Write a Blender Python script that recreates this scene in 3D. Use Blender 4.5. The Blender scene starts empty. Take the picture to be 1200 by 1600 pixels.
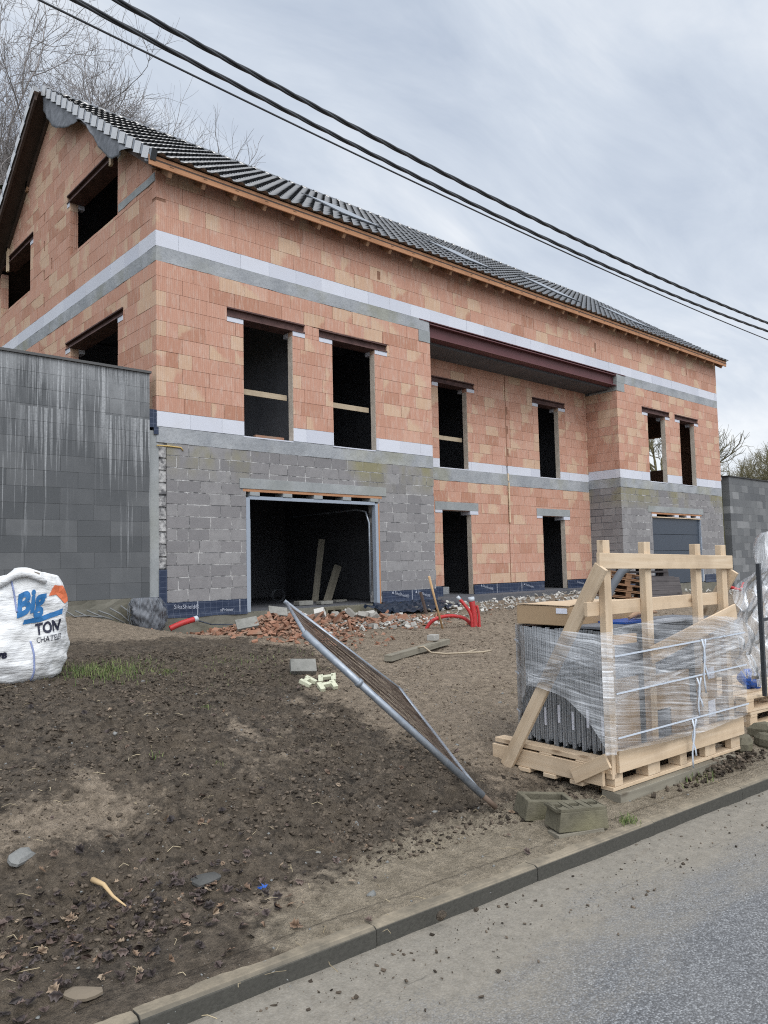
import bpy, bmesh, math, random
import numpy as np
from mathutils import Vector, Matrix

SC = bpy.context.scene
COL = SC.collection
R = math.radians
random.seed(7)

# ------------------------------------------------------------------ camera
cam_d = bpy.data.cameras.new("camera")
cam_d.sensor_fit = 'VERTICAL'
cam_d.sensor_height = 36.0
cam_d.sensor_width = 27.0
cam_d.lens = 1193.7 / 1600 * 36.0
cam_d.clip_start = 0.05
cam_d.clip_end = 3000
cam = bpy.data.objects.new("camera", cam_d)
COL.objects.link(cam)
_y, _p, _r = R(47.96), R(3.948), R(-1.285)
_f = Vector((math.cos(_y)*math.cos(_p), math.sin(_y)*math.cos(_p), math.sin(_p)))
_rt = Vector((math.sin(_y), -math.cos(_y), 0)); _up = _rt.cross(_f)
_rt2 = math.cos(_r)*_rt + math.sin(_r)*_up; _up2 = -math.sin(_r)*_rt + math.cos(_r)*_up
cam.matrix_world = Matrix(((_rt2.x, _up2.x, -_f.x, -5.4675), (_rt2.y, _up2.y, -_f.y, -11.5031), (_rt2.z, _up2.z, -_f.z, 1.6), (0, 0, 0, 1)))
SC.camera = cam

# ------------------------------------------------------------------ light and sky
SUN_EL, SUN_AZ = 50.0, 250.0      # azimuth measured counter-clockwise from +x: behind the camera, to its left
SC.view_settings.view_transform = 'Standard'
SC.view_settings.look = 'None'
SC.view_settings.exposure = 0.0
SC.view_settings.gamma = 1.0
SC.cycles.filter_width = 1.1
SC.cycles.use_denoising = False
SC.cycles.sample_clamp_indirect = 1.5
sun_d = bpy.data.lights.new("sun", 'SUN')
sun_d.energy = 1.35
sun_d.angle = R(30)
sun_d.color = (1.0, 0.97, 0.93)
sun = bpy.data.objects.new("sun", sun_d); COL.objects.link(sun)
_sd = Vector((math.cos(R(SUN_AZ))*math.cos(R(SUN_EL)), math.sin(R(SUN_AZ))*math.cos(R(SUN_EL)), math.sin(R(SUN_EL))))
sun.rotation_euler = _sd.to_track_quat('Z', 'Y').to_euler()
world = bpy.data.worlds.new("World"); SC.world = world
world.use_nodes = True
SKY_GAIN = 0.126

# ------------------------------------------------------------------ node helper
class NT:
    def __init__(s, tree):
        s.t = tree; s.n = tree.nodes; s.l = tree.links
    def node(s, typ, **kw):
        nd = s.n.new(typ)
        for k, v in kw.items(): setattr(nd, k, v)
        return nd
    def put(s, sock, v):
        if isinstance(v, bpy.types.NodeSocket): s.l.new(v, sock)
        elif v is not None:
            if sock.type == 'RGBA' and len(v) == 3: v = (*v, 1)
            sock.default_value = v
    def math(s, op, a, b=None, c=None, clamp=False):
        nd = s.node('ShaderNodeMath', operation=op, use_clamp=clamp)
        s.put(nd.inputs[0], a)
        if b is not None: s.put(nd.inputs[1], b)
        if c is not None: s.put(nd.inputs[2], c)
        return nd.outputs[0]
    def mix(s, f, a, b, mode='MIX'):
        nd = s.node('ShaderNodeMix', data_type='RGBA', blend_type=mode)
        s.put(nd.inputs[0], f); s.put(nd.inputs[6], a); s.put(nd.inputs[7], b)
        return nd.outputs[2]
    def noise(s, vec, scale, detail=4, rough=0.55, dist=0.0):
        nd = s.node('ShaderNodeTexNoise')
        if vec is not None: s.put(nd.inputs['Vector'], vec)
        nd.inputs['Scale'].default_value = scale; nd.inputs['Detail'].default_value = detail
        nd.inputs['Roughness'].default_value = rough; nd.inputs['Distortion'].default_value = dist
        return nd.outputs[0]
    def voro(s, vec, scale, feature='F1', out=0):
        nd = s.node('ShaderNodeTexVoronoi', feature=feature)
        if vec is not None: s.put(nd.inputs['Vector'], vec)
        nd.inputs['Scale'].default_value = scale
        return nd.outputs[out]
    def ramp(s, f, *stops):
        nd = s.node('ShaderNodeValToRGB'); cr = nd.color_ramp
        while len(cr.elements) < len(stops): cr.elements.new(0.5)
        for e, (p, c) in zip(cr.elements, stops):
            e.position = p
            if not isinstance(c, tuple): c = (c, c, c)
            e.color = (*c, 1)
        s.put(nd.inputs[0], f)
        return nd.outputs[0]
    def scale(s, vec, xyz, loc=(0, 0, 0)):
        nd = s.node('ShaderNodeMapping')
        s.put(nd.inputs[0], vec); nd.inputs['Scale'].default_value = xyz; nd.inputs['Location'].default_value = loc
        return nd.outputs[0]
    def sep(s, vec):
        nd = s.node('ShaderNodeSeparateXYZ'); s.put(nd.inputs[0], vec); return nd.outputs
    def comb(s, x, y, z):
        nd = s.node('ShaderNodeCombineXYZ')
        for i, v in enumerate((x, y, z)): s.put(nd.inputs[i], v)
        return nd.outputs[0]
    def obj(s): return s.node('ShaderNodeTexCoord').outputs['Object']
    def uv(s, name): return s.node('ShaderNodeUVMap', uv_map=name).outputs[0]
    def bump(s, h, strength=0.3, dist=0.01, prev=None):
        nd = s.node('ShaderNodeBump'); s.put(nd.inputs['Height'], h)
        nd.inputs['Strength'].default_value = strength; nd.inputs['Distance'].default_value = dist
        if prev is not None: s.put(nd.inputs['Normal'], prev)
        return nd.outputs[0]

def sky_nodes():
    w = NT(world.node_tree); w.n.clear()
    out = w.node('ShaderNodeOutputWorld'); bg = w.node('ShaderNodeBackground')
    sky = w.node('ShaderNodeTexSky', sky_type='NISHITA')
    sky.sun_disc = False; sky.sun_elevation = R(SUN_EL); sky.sun_rotation = R(90 - SUN_AZ)
    sky.air_density = 1.0; sky.dust_density = 2.0
    d = w.node('ShaderNodeTexCoord').outputs['Generated']
    x, y, z = w.sep(d)
    zc = w.math('ADD', w.math('MAXIMUM', z, 0.0), 0.22)
    pl = w.comb(w.math('DIVIDE', x, zc), w.math('DIVIDE', y, zc), 0.0)   # flat cloud deck
    n1 = w.noise(w.scale(pl, (1.0, 1.0, 1), (3.1, 0.4, 0)), 0.55, 5, 0.5, 0.3)
    n2 = w.noise(w.scale(pl, (0.7, 2.0, 1), (1.7, 5.0, 2)), 2.4, 6, 0.6, 0.5)
    c = w.math('ADD', w.math('MULTIPLY', n1, 0.7), w.math('MULTIPLY', n2, 0.3))
    cloud = w.ramp(c, (0.36, (4.0, 4.6, 5.6)), (0.46, (5.4, 5.95, 6.75)), (0.57, (7.7, 7.95, 8.25)))
    # deck is brighter towards the hidden sun, paler near the horizon
    dot = w.node('ShaderNodeVectorMath', operation='DOT_PRODUCT')
    w.put(dot.inputs[0], d); dot.inputs[1].default_value = _sd
    glow = w.math('POWER', w.math('MAXIMUM', dot.outputs['Value'], 0.0), 2.0)
    cl = w.mix(1.0, cloud, w.math('ADD', 1.0, w.math('MULTIPLY', glow, 1.6)), 'MULTIPLY')
    hz = w.math('POWER', w.math('SUBTRACT', 1.0, w.math('MAXIMUM', z, 0.0)), 7.0)
    cl = w.mix(w.math('MULTIPLY', hz, 0.75), cl, (8.3, 8.5, 8.7))
    col = w.mix(0.93, sky.outputs[0], cl)
    w.put(bg.inputs[0], col); bg.inputs[1].default_value = SKY_GAIN
    w.l.new(bg.outputs[0], out.inputs[0])
sky_nodes()

def mat(name, fn=None, color=(0.5, 0.5, 0.5), rough=0.8, metal=0.0, spec=0.3):
    m = bpy.data.materials.new(name); m.use_nodes = True
    w = NT(m.node_tree); b = w.n['Principled BSDF']
    b.inputs['Base Color'].default_value = (*color, 1); b.inputs['Roughness'].default_value = rough
    b.inputs['Metallic'].default_value = metal; b.inputs['Specular IOR Level'].default_value = spec
    if fn: fn(w, b)
    return m
def P(w, b, col=None, rough=None, normal=None):
    if col is not None: w.put(b.inputs['Base Color'], col)
    if rough is not None: w.put(b.inputs['Roughness'], rough)
    if normal is not None: w.put(b.inputs['Normal'], normal)

# ------------------------------------------------------------------ mesh builder
class MB:
    """collects faces with two uv layers: 'uv' (pattern) and 'rnd' (two random numbers per piece)"""
    def __init__(s): s.v = []; s.f = []; s.uv = []; s.rn = []; s.sm = []
    def face(s, pts, uv=None, rnd=(0, 0), smooth=False):
        i = len(s.v); s.v += [tuple(p) for p in pts]; n = len(pts)
        s.f.append(tuple(range(i, i+n))); s.uv.append(uv or [(0, 0)]*n); s.rn.append(rnd); s.sm.append(smooth)
    def raw(s, vs, fs, uvf=None, rnd=None, smooth=False):
        i = len(s.v); s.v += [tuple(p) for p in vs]
        r = rnd or (random.random(), random.random())
        for f in fs:
            s.f.append(tuple(i+k for k in f)); s.rn.append(r); s.sm.append(smooth)
            s.uv.append([uvf(vs[k]) for k in f] if uvf else [(0, 0)]*len(f))
    def bar(s, p0, p1, w, h, up=(0, 0, 1), rnd=None):
        """beam from p0 to p1, w across, h along up; u runs along the grain"""
        p0 = Vector(p0); p1 = Vector(p1); d = (p1-p0); L = d.length; d.normalize()
        up = Vector(up)
        if abs(d.dot(up)) > 0.98: up = Vector((1, 0, 0))
        sd = d.cross(up).normalized(); u2 = sd.cross(d)
        r = rnd or (random.random(), random.random())
        c = []
        for p in (p0, p1):
            for a, b in ((-1, -1), (1, -1), (1, 1), (-1, 1)): c.append(p + sd*a*w/2 + u2*b*h/2)
        o = r[0]*13.0; q = r[1]*7.0
        i = len(s.v); s.v += [tuple(x) for x in c]
        per = [0, w, w+h, 2*w+h, 2*(w+h)]
        for k in range(4):
            k2 = (k+1) % 4
            s.f.append((i+k, i+k2, i+4+k2, i+4+k)); s.rn.append(r); s.sm.append(False)
            s.uv.append([(o, q+per[k]), (o, q+per[k+1]), (o+L, q+per[k+1]), (o+L, q+per[k])])
        for idx in ((3, 2, 1, 0), (4, 5, 6, 7)):
            s.f.append(tuple(i+k for k in idx)); s.rn.append(r); s.sm.append(False)
            s.uv.append([(o+.3, q), (o+.3+w*.2, q), (o+.3+w*.2, q+h), (o+.3, q+h)])
    def box(s, lo, hi, rnd=None):
        lo = Vector(lo); hi = Vector(hi); d = hi-lo
        ax = max(range(3), key=lambda k: d[k]); c = (lo+hi)/2
        a = c.copy(); b = c.copy(); a[ax] = lo[ax]; b[ax] = hi[ax]
        if ax == 2: s.bar(a, b, d.y, d.x, (1, 0, 0), rnd)
        elif ax == 0: s.bar(a, b, d.y, d.z, (0, 0, 1), rnd)
        else: s.bar(a, b, d.x, d.z, (0, 0, 1), rnd)
    def obox(s, c, ux, uy, sz, rnd=None):
        """oriented box: centre, unit x/y axes, size"""
        c = Vector(c); ux = Vector(ux).normalized(); uz = ux.cross(Vector(uy)).normalized(); uy = uz.cross(ux)
        s.bar(c-ux*sz[0]/2, c+ux*sz[0]/2, sz[1], sz[2], uz, rnd)
    def tube(s, pts, r, n=8, cap=True, smooth=True, rnd=None):
        pts = [Vector(p) for p in pts]; m = len(pts)
        rr = r if isinstance(r, (list, tuple)) else [r]*m
        i = len(s.v); up = None; L = 0
        q = rnd or (random.random(), random.random()); Ls = []
        for k, p in enumerate(pts):
            t = (pts[min(k+1, m-1)] - pts[max(k-1, 0)]).normalized()
            if k: L += (p-pts[k-1]).length
            Ls.append(L)
            if up is None:
                up = Vector((0, 0, 1)) if abs(t.z) < 0.9 else Vector((1, 0, 0))
            sd = t.cross(up).normalized(); up = sd.cross(t).normalized()
            for a in range(n):
                an = 2*math.pi*a/n
                s.v.append(tuple(p + (sd*math.cos(an)+up*math.sin(an))*rr[k]))
        for k in range(m-1):
            for a in range(n):
                b = (a+1) % n
                s.f.append((i+k*n+a, i+k*n+b, i+(k+1)*n+b, i+(k+1)*n+a)); s.rn.append(q); s.sm.append(smooth)
                s.uv.append([(Ls[k], a/n), (Ls[k], (a+1)/n), (Ls[k+1], (a+1)/n), (Ls[k+1], a/n)])
        if cap:
            for ring in (list(range(n))[::-1], [(m-1)*n+a for a in range(n)]):
                s.f.append(tuple(i+a for a in ring)); s.rn.append(q); s.sm.append(False); s.uv.append([(0, 0)]*n)
    def poly_prism(s, poly, O, U, V, N, n0, n1, rnd=(0, 0), uvs=None):
        """convex polygon (u,v list, ccw) extruded along N from n0 to n1"""
        O, U, V, N = Vector(O), Vector(U), Vector(V), Vector(N)
        k = len(poly); fr = [O+U*a+V*b+N*n1 for a, b in poly]; bk = [O+U*a+V*b+N*n0 for a, b in poly]
        uvs = uvs or list(poly)
        i = len(s.v); s.v += [tuple(x) for x in fr+bk]
        s.f.append(tuple(range(i, i+k))); s.uv.append(list(uvs)); s.rn.append(rnd); s.sm.append(False)
        s.f.append(tuple(range(i+2*k-1, i+k-1, -1))); s.uv.append(list(uvs)[::-1]); s.rn.append(rnd); s.sm.append(False)
        for a in range(k):
            b = (a+1) % k
            s.f.append((i+a, i+k+a, i+k+b, i+b)); s.rn.append(rnd); s.sm.append(False)
            s.uv.append([uvs[a], (uvs[a][0]+.05, uvs[a][1]), (uvs[b][0]+.05, uvs[b][1]), uvs[b]])
    def build(s, name, m, parent=None, recalc=True, bevel=0, solid=0):
        ctr = Vector(parent["_c"]) if parent is not None else Vector((0, 0, 0))
        me = bpy.data.meshes.new(name)
        me.from_pydata([(a-ctr.x, b-ctr.y, c-ctr.z) for a, b, c in s.v], [], s.f)
        u1 = me.uv_layers.new(name='uv'); u2 = me.uv_layers.new(name='rnd')
        u1.data.foreach_set('uv', [x for fu in s.uv for p in fu for x in p])
        u2.data.foreach_set('uv', [x for fu, r in zip(s.uv, s.rn) for _ in fu for x in r])
        me.polygons.foreach_set('use_smooth', s.sm)
        for mm in (m if isinstance(m, (list, tuple)) else [m]): me.materials.append(mm)
        if recalc:
            bm = bmesh.new(); bm.from_mesh(me); bmesh.ops.recalc_face_normals(bm, faces=bm.faces); bm.to_mesh(me); bm.free()
        me.update()
        o = bpy.data.objects.new(name, me); COL.objects.link(o)
        if parent is not None:
            o.parent = parent; o["_c"] = tuple(ctr)
        if bevel:
            md = o.modifiers.new('bevel', 'BEVEL'); md.width = bevel; md.segments = 2; md.limit_method = 'ANGLE'
        if solid:
            md = o.modifiers.new('solid', 'SOLIDIFY'); md.thickness = solid; md.offset = 0
        return o

def tag(o, label=None, cat=None, group=None, kind=None):
    if label: o['label'] = label
    if cat: o['category'] = cat
    if group: o['group'] = group
    if kind: o['kind'] = kind
    return o
def thing(name, label, cat, loc=(0, 0, 0), group=None):
    o = bpy.data.objects.new(name, None); COL.objects.link(o)
    o.location = loc; o['_c'] = tuple(loc); o.empty_display_size = 0.2
    return tag(o, label, cat, group)
def single(mb, name, m, label, cat, loc, group=None, **kw):
    """a thing that is one mesh, with its origin at its base"""
    lx, ly, lz = loc
    mb.v = [(a-lx, b-ly, c-lz) for a, b, c in mb.v]
    o = mb.build(name, m, None, **kw); o.location = loc
    return tag(o, label, cat, group)
def struct(mb, name, m, kind='structure', **kw):
    o = mb.build(name, m, None, **kw); o['kind'] = kind; return o
def text_mb(body, size, weight=0.0, shear=0.0, extrude=0.0):
    """vertices and faces of a line of lettering, from the built-in font"""
    cu = bpy.data.curves.new('lettering', 'FONT'); cu.body = body; cu.size = size
    cu.offset = weight; cu.shear = shear; cu.resolution_u = 3; cu.extrude = extrude
    o = bpy.data.objects.new('lettering', cu); COL.objects.link(o)
    dg = bpy.context.evaluated_depsgraph_get(); dg.update()
    me = bpy.data.meshes.new_from_object(o.evaluated_get(dg))
    vs = [tuple(v.co) for v in me.vertices]; fs = [tuple(p.vertices) for p in me.polygons]
    bpy.data.objects.remove(o); bpy.data.curves.remove(cu); bpy.data.meshes.remove(me)
    return vs, fs

# numpy value noise ---------------------------------------------------------
def vnoise(x, y, seed=0):
    xi = np.floor(x).astype(np.int64); yi = np.floor(y).astype(np.int64)
    fx = x-xi; fy = y-yi; fx = fx*fx*(3-2*fx); fy = fy*fy*(3-2*fy)
    def h(a, b):
        n = (a*374761393 + b*668265263 + seed*982451653) & 0xffffffff
        n = ((n ^ (n >> 13))*1274126177) & 0xffffffff
        return ((n ^ (n >> 16)) & 0xffff)/65535.0
    return (h(xi, yi)*(1-fx)+h(xi+1, yi)*fx)*(1-fy)+(h(xi, yi+1)*(1-fx)+h(xi+1, yi+1)*fx)*fy
def fbm(x, y, sc, oct=4, seed=0, gain=.5):
    t = 0; a = 1; n = 0
    for k in range(oct):
        t = t+a*(vnoise(x*sc, y*sc, seed+k*17)-.5); n += a; a *= gain; sc *= 2.03
    return t/n*2
def sstep(a, b, x):
    t = np.clip((x-a)/(b-a), 0, 1); return t*t*(3-2*t)

# --- terrain height (metres): road 0, kerb 0.13, house slab 0.83 ---
GX=[-30,-8,-3.5,-1.3,0.3,2,5,10,22,60]
GS=[0,.08,.2,.35,.5,.7,.88,1]
GH=[[.13,.22,.48,.68,.8,.9,1.0,1.05],
    [.13,.22,.48,.68,.8,.9,1.0,1.05],
    [.13,.2,.42,.66,.74,.82,.95,1.02],
    [.13,.17,.33,.54,.68,.78,.9,.97],
    [.13,.16,.27,.43,.57,.66,.62,.5],
    [.13,.15,.23,.37,.52,.64,.68,.66],
    [.13,.15,.2,.31,.44,.58,.66,.67],
    [.13,.15,.18,.27,.4,.55,.66,.7],
    [.13,.15,.18,.27,.4,.5,.5,.45],
    [.13,.15,.18,.27,.4,.5,.5,.45]]
GH=np.array(GH); GH[:,0]=.085; GH[:,1]-=.03
def kerb_back(x): return -9.09-.0806*np.asarray(x,float)
def smooth_ground(x,y):
    x=np.asarray(x,float); y=np.asarray(y,float)
    yb=kerb_back(x); s=np.clip((y-yb)/(0-yb),0,1)
    i=np.clip(np.searchsorted(GX,x)-1,0,len(GX)-2); gx=np.array(GX,float)
    t=np.clip((x-gx[i])/(gx[i+1]-gx[i]),0,1); t=t*t*(3-2*t)
    j=np.clip(np.searchsorted(GS,s)-1,0,len(GS)-2); gs=np.array(GS)
    v=np.clip((s-gs[j])/(gs[j+1]-gs[j]),0,1)
    a=GH[i,j]*(1-v)+GH[i,j+1]*v; b=GH[i+1,j]*(1-v)+GH[i+1,j+1]*v
    return a*(1-t)+b*t

# ------------------------------------------------------------------ materials
def m_terracotta(w, b):
    o = w.obj(); x, y, z = w.sep(o); along = w.math('ADD', x, y)
    r = w.sep(w.uv('rnd')); r1, r2 = r[0], r[1]
    luv = w.sep(w.uv('uv')); lu, lv = luv[0], luv[1]
    base = w.ramp(r1, (0.0, (0.39, 0.20, 0.136)), (0.15, (0.46, 0.252, 0.182)), (0.6, (0.505, 0.288, 0.214)), (0.85, (0.48, 0.265, 0.192)), (1.0, (0.54, 0.33, 0.248)))
    cream = w.mix(w.noise(o, 3.0, 2), (0.54, 0.40, 0.27), (0.60, 0.47, 0.335))
    # partial pale firing patches: a slanted edge inside some blocks
    t = w.math('ADD', w.math('ADD', lu, w.math('MULTIPLY', w.math('SUBTRACT', lv, 0.5), w.math('SUBTRACT', w.math('MULTIPLY', r1, 1.6), 0.8))), w.math('MULTIPLY', w.math('SUBTRACT', w.noise(o, 5.0, 3), 0.5), 1.1))
    thr = w.math('SUBTRACT', w.math('MULTIPLY', r2, 3.2), 1.90)      # only the high r2 blocks get a patch
    mr = w.node('ShaderNodeMapRange', interpolation_type='SMOOTHSTEP')
    w.put(mr.inputs['Value'], w.math('SUBTRACT', thr, t)); mr.inputs['From Min'].default_value = -0.12; mr.inputs['From Max'].default_value = 0.26
    col = w.mix(w.math('MULTIPLY', mr.outputs[0], 0.66), base, cream)
    col = w.mix(w.ramp(w.noise(o, 1.3, 5, 0.6), (0.35, 0.0), (0.75, 0.55)), col, w.mix(0.5, col, (0.37, 0.19, 0.13)))
    col = w.mix(w.ramp(w.noise(w.scale(o, (6, 6, 1.2)), 4, 4, 0.6), (0.48, 0.0), (0.75, 0.42)), col, (0.58, 0.49, 0.42))
    flute = w.math('SINE', w.math('MULTIPLY', along, 2*math.pi/0.036))
    col = w.mix(w.math('MULTIPLY', w.math('SUBTRACT', 1.0, w.math('GREATER_THAN', flute, -0.55)), 0.22), col, w.mix(1.0, col, (0.55, 0.5, 0.5), 'MULTIPLY'))
    h = w.math('ADD', w.math('MULTIPLY', flute, 0.5), w.noise(o, 60, 3))
    P(w, b, col, 0.9, w.bump(h, 0.35, 0.006))
TERRA = mat('terracotta', m_terracotta, spec=0.2)
def m_terra_core(w, b):
    o = w.obj(); P(w, b, w.mix(w.noise(o, 9, 3), (0.16, 0.075, 0.05), (0.34, 0.2, 0.14)), 0.95)
TERRA_CORE = mat('terracotta_joint', m_terra_core, spec=0.1)
def m_conc(c0, c1, sc=3.0, moss=0.0, spots=0.3, bump=0.4):
    def fn(w, b):
        o = w.obj()
        col = w.mix(w.ramp(w.noise(o, sc, 6, 0.62), (0.3, 0.0), (0.7, 1.0)), c0, c1)
        col = w.mix(w.math('MULTIPLY', w.ramp(w.noise(o, 22, 4, 0.6), (0.5, 0.0), (0.7, 1.0)), spots), col, w.mix(1.0, col, (0.6, 0.6, 0.62), 'MULTIPLY'))
        if moss:
            col = w.mix(w.math('MULTIPLY', w.ramp(w.noise(w.scale(o, (1, 1, .7)), 0.9, 4, 0.6), (0.5, 0.0), (0.66, 1.0)), moss), col, (0.24, 0.225, 0.10))
        P(w, b, col, 0.9, w.bump(w.math('ADD', w.noise(o, 18, 5, 0.65), w.math('MULTIPLY', w.noise(o, 140, 2), .35)), bump, 0.012))
    return fn
CONC_BAND = mat('rough_concrete', m_conc((0.235, 0.25, 0.27), (0.37, 0.385, 0.40), 2.2, 0.35, 0.4, 0.7), spec=0.2)
CONC_SMOOTH = mat('cast_concrete', m_conc((0.22, 0.235, 0.24), (0.32, 0.335, 0.34), 2.0, 0.12, 0.3, 0.3), spec=0.2)
CONC_WET = mat('damp_concrete', m_conc((0.11, 0.105, 0.085), (0.19, 0.18, 0.15), 1.6, 0.25, 0.3, 0.3), spec=0.3)
CONC_DARK = mat('interior_concrete_shade', m_conc((0.085, 0.088, 0.098), (0.13, 0.134, 0.146), 1.6, 0.0, 0.3, 0.2), spec=0.2)  # darkness of the rooms put into the concrete colour
BLOCK_LOOSE = mat('mossy_block', m_conc((0.10, 0.092, 0.066), (0.17, 0.156, 0.115), 7, 0.5, 0.5, 0.6), spec=0.2)
def m_white_block(w, b):
    o = w.obj(); r = w.sep(w.uv('rnd'))[0]
    col = w.mix(r, (0.50, 0.52, 0.585), (0.57, 0.59, 0.65))
    col = w.mix(w.ramp(w.noise(o, 2.5, 5), (0.5, 0.0), (0.75, 0.4)), col, (0.5, 0.5, 0.53))
    P(w, b, col, 0.9, w.bump(w.noise(o, 80, 3), 0.15, 0.004))
AERATED = mat('aerated_block', m_white_block, spec=0.2)
def m_grey_block(w, b):
    o = w.obj(); x, y, z = w.sep(o); r = w.sep(w.uv('rnd')); r1 = r[0]
    col = w.ramp(r1, (0.0, (0.195, 0.19, 0.195)), (0.5, (0.235, 0.228, 0.232)), (1.0, (0.275, 0.27, 0.272)))
    col = w.mix(w.ramp(w.noise(o, 8, 5, 0.6), (0.35, 0.0), (0.75, 0.5)), col, (0.16, 0.155, 0.16))
    # algae stain under the upper windows (runs down from z about 3.9)
    st = w.math('MULTIPLY', w.ramp(w.noise(w.scale(o, (1, 1, .5)), 0.85, 4, 0.6), (0.47, 0.0), (0.6, 1.0)), w.ramp(w.math('MULTIPLY', w.math('ADD', z, 0.45), 0.2), (0.60, 0.0), (0.70, 1.0)))
    col = w.mix(w.math('MULTIPLY', st, 0.65), col, (0.235, 0.215, 0.095))
    h = w.math('ADD', w.noise(o, 120, 3, 0.7), w.math('MULTIPLY', w.noise(o, 25, 3), 0.6))
    P(w, b, col, 0.95, w.bump(h, 0.5, 0.008))
GREY_BLOCK = mat('concrete_block', m_grey_block, spec=0.15)
def m_mortar(w, b):
    o = w.obj(); P(w, b, w.mix(w.ramp(w.noise(o, 7, 4, 0.7), (0.4, 0.0), (0.6, 1.0)), (0.12, 0.12, 0.125), (0.46, 0.455, 0.45)), 0.95, w.bump(w.noise(o, 50, 3), 0.5, 0.01))
JAMB = mat('jamb_mortar', m_conc((0.42, 0.37, 0.31), (0.56, 0.50, 0.43), 5, 0, .3, .4), spec=.15)
MORTAR = mat('mortar', m_mortar, spec=0.1)
def m_retain(w, b):
    o = w.obj(); x, y, z = w.sep(o); r1 = w.sep(w.uv('rnd'))[0]
    col = w.ramp(r1, (0.0, (0.075, 0.08, 0.085)), (0.5, (0.095, 0.10, 0.106)), (1.0, (0.125, 0.13, 0.135)))
    col = w.mix(w.ramp(w.noise(o, 2.5, 5, 0.6), (0.4, 0.0), (0.75, 0.6)), col, (0.07, 0.075, 0.08))
    # lime runs: thin vertical streaks starting at the coping and at two joints
    def runs(sx, off, ztop, length, dens, amp):
        xw = w.math('ADD', x, w.math('MULTIPLY', w.noise(w.comb(w.math('MULTIPLY', x, 3.0), off, w.math('MULTIPLY', z, 1.6)), 1.0, 3), 0.035))
        a = w.noise(w.comb(w.math('MULTIPLY', xw, sx), off, w.math('MULTIPLY', z, 0.45)), 1.0, 3, 0.6)
        line = w.ramp(a, (dens, 0.0), (dens+0.07, 1.0))
        ln = w.math('MULTIPLY', w.noise(w.comb(w.math('MULTIPLY', x, sx*0.45), off+7.7, 0.0), 1.0, 3, 0.7), length*2.0)
        f = w.math('DIVIDE', w.math('SUBTRACT', ztop, z), w.math('MAXIMUM', ln, 0.05))
        fade = w.math('MULTIPLY', w.math('SUBTRACT', 1.0, w.math('POWER', w.math('MINIMUM', w.math('MAXIMUM', f, 0.0), 1.0), 3.0)), w.math('GREATER_THAN', f, 0.0))
        zone = w.ramp(w.noise(w.comb(w.math('MULTIPLY', x, 1.1), off+3.1, 0.0), 1.0, 2), (0.36, 0.0), (0.46, 1.0))
        return w.math('MULTIPLY', w.math('MULTIPLY', w.math('MULTIPLY', line, fade), zone), amp)
    m1 = runs(20, 0.0, 4.24, 1.4, 0.52, 0.7)
    m2 = runs(44, 5.0, 4.24, 0.8, 0.46, 0.42)
    m3 = w.math('MAXIMUM', runs(22, 11.0, 3.3, 2.0, 0.56, 0.62), runs(34, 21.0, 3.3, 0.8, 0.48, 0.45))
    m = w.math('MAXIMUM', m1, w.math('MAXIMUM', m2, m3))
    n = w.noise(o, 30, 3)
    m = w.math('MULTIPLY', m, w.ramp(n, (0.25, 0.5), (0.6, 1.0)))
    veil = w.math('MULTIPLY', w.ramp(w.noise(w.scale(o, (1, 1, .6)), 1.4, 5, .6), (.42, 0.0), (.62, .42)), w.ramp(w.math('MULTIPLY', z, .2), (.60, 0.0), (.78, 1.0)))
    m = w.math('MAXIMUM', m, veil)
    col = w.mix(m, col, (0.47, 0.485, 0.50))
    P(w, b, col, 0.75, w.bump(w.math('ADD', w.noise(o, 130, 3), n), 0.25, 0.006))
RETAIN = mat('retaining_block', m_retain, spec=0.3)
RETAIN_R = mat('retaining_block_weathered', m_conc((0.10, 0.105, 0.11), (0.22, 0.225, 0.23), 2.4, 0.0, 0.4, 0.4), spec=0.2)
def m_retain_r(w, b):
    o = w.obj(); r1 = w.sep(w.uv('rnd'))[0]
    col = w.ramp(r1, (0.0, (0.10, 0.105, 0.112)), (0.6, (0.15, 0.155, 0.16)), (0.9, (0.19, 0.195, 0.2)), (1.0, (0.25, 0.255, 0.26)))
    col = w.mix(w.ramp(w.noise(o, 2.0, 5, 0.6), (0.4, 0.0), (0.75, 0.6)), col, (0.11, 0.115, 0.12))
    P(w, b, col, 0.85, w.bump(w.noise(o, 60, 4), 0.4, 0.01))
RETAIN_R = mat('weathered_retaining_block', m_retain_r, spec=0.2)
def m_membrane(w, b):
    o = w.obj(); x, y, z = w.sep(o)
    a = w.math('ADD', x, y)
    gx = w.math('LESS_THAN', w.math('ABSOLUTE', w.math('SUBTRACT', w.math('FRACT', w.math('MULTIPLY', a, 9.0)), 0.5)), 0.035)
    gz = w.math('LESS_THAN', w.math('ABSOLUTE', w.math('SUBTRACT', w.math('FRACT', w.math('MULTIPLY', z, 11.0)), 0.5)), 0.045)
    g = w.math('MAXIMUM', gx, gz)
    col = w.mix(w.noise(o, 3, 4), (0.010, 0.018, 0.042), (0.022, 0.036, 0.075))
    col = w.mix(w.math('MULTIPLY', g, 0.22), col, (0.2, 0.23, 0.3))
    col = w.mix(w.ramp(w.noise(o, 5, 5, 0.7), (0.58, 0.0), (0.75, 0.3)), col, (0.25, 0.25, 0.26))
    P(w, b, col, 0.45, w.bump(w.noise(o, 5, 4), 0.5, 0.03))
MEMB = mat('bituminous_membrane', m_membrane, spec=0.4)
PRINT = mat('white_print', color=(0.36, 0.385, 0.45), rough=0.6)
SEAM = mat('seam', color=(0.35, 0.37, 0.42), rough=0.6)
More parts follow.
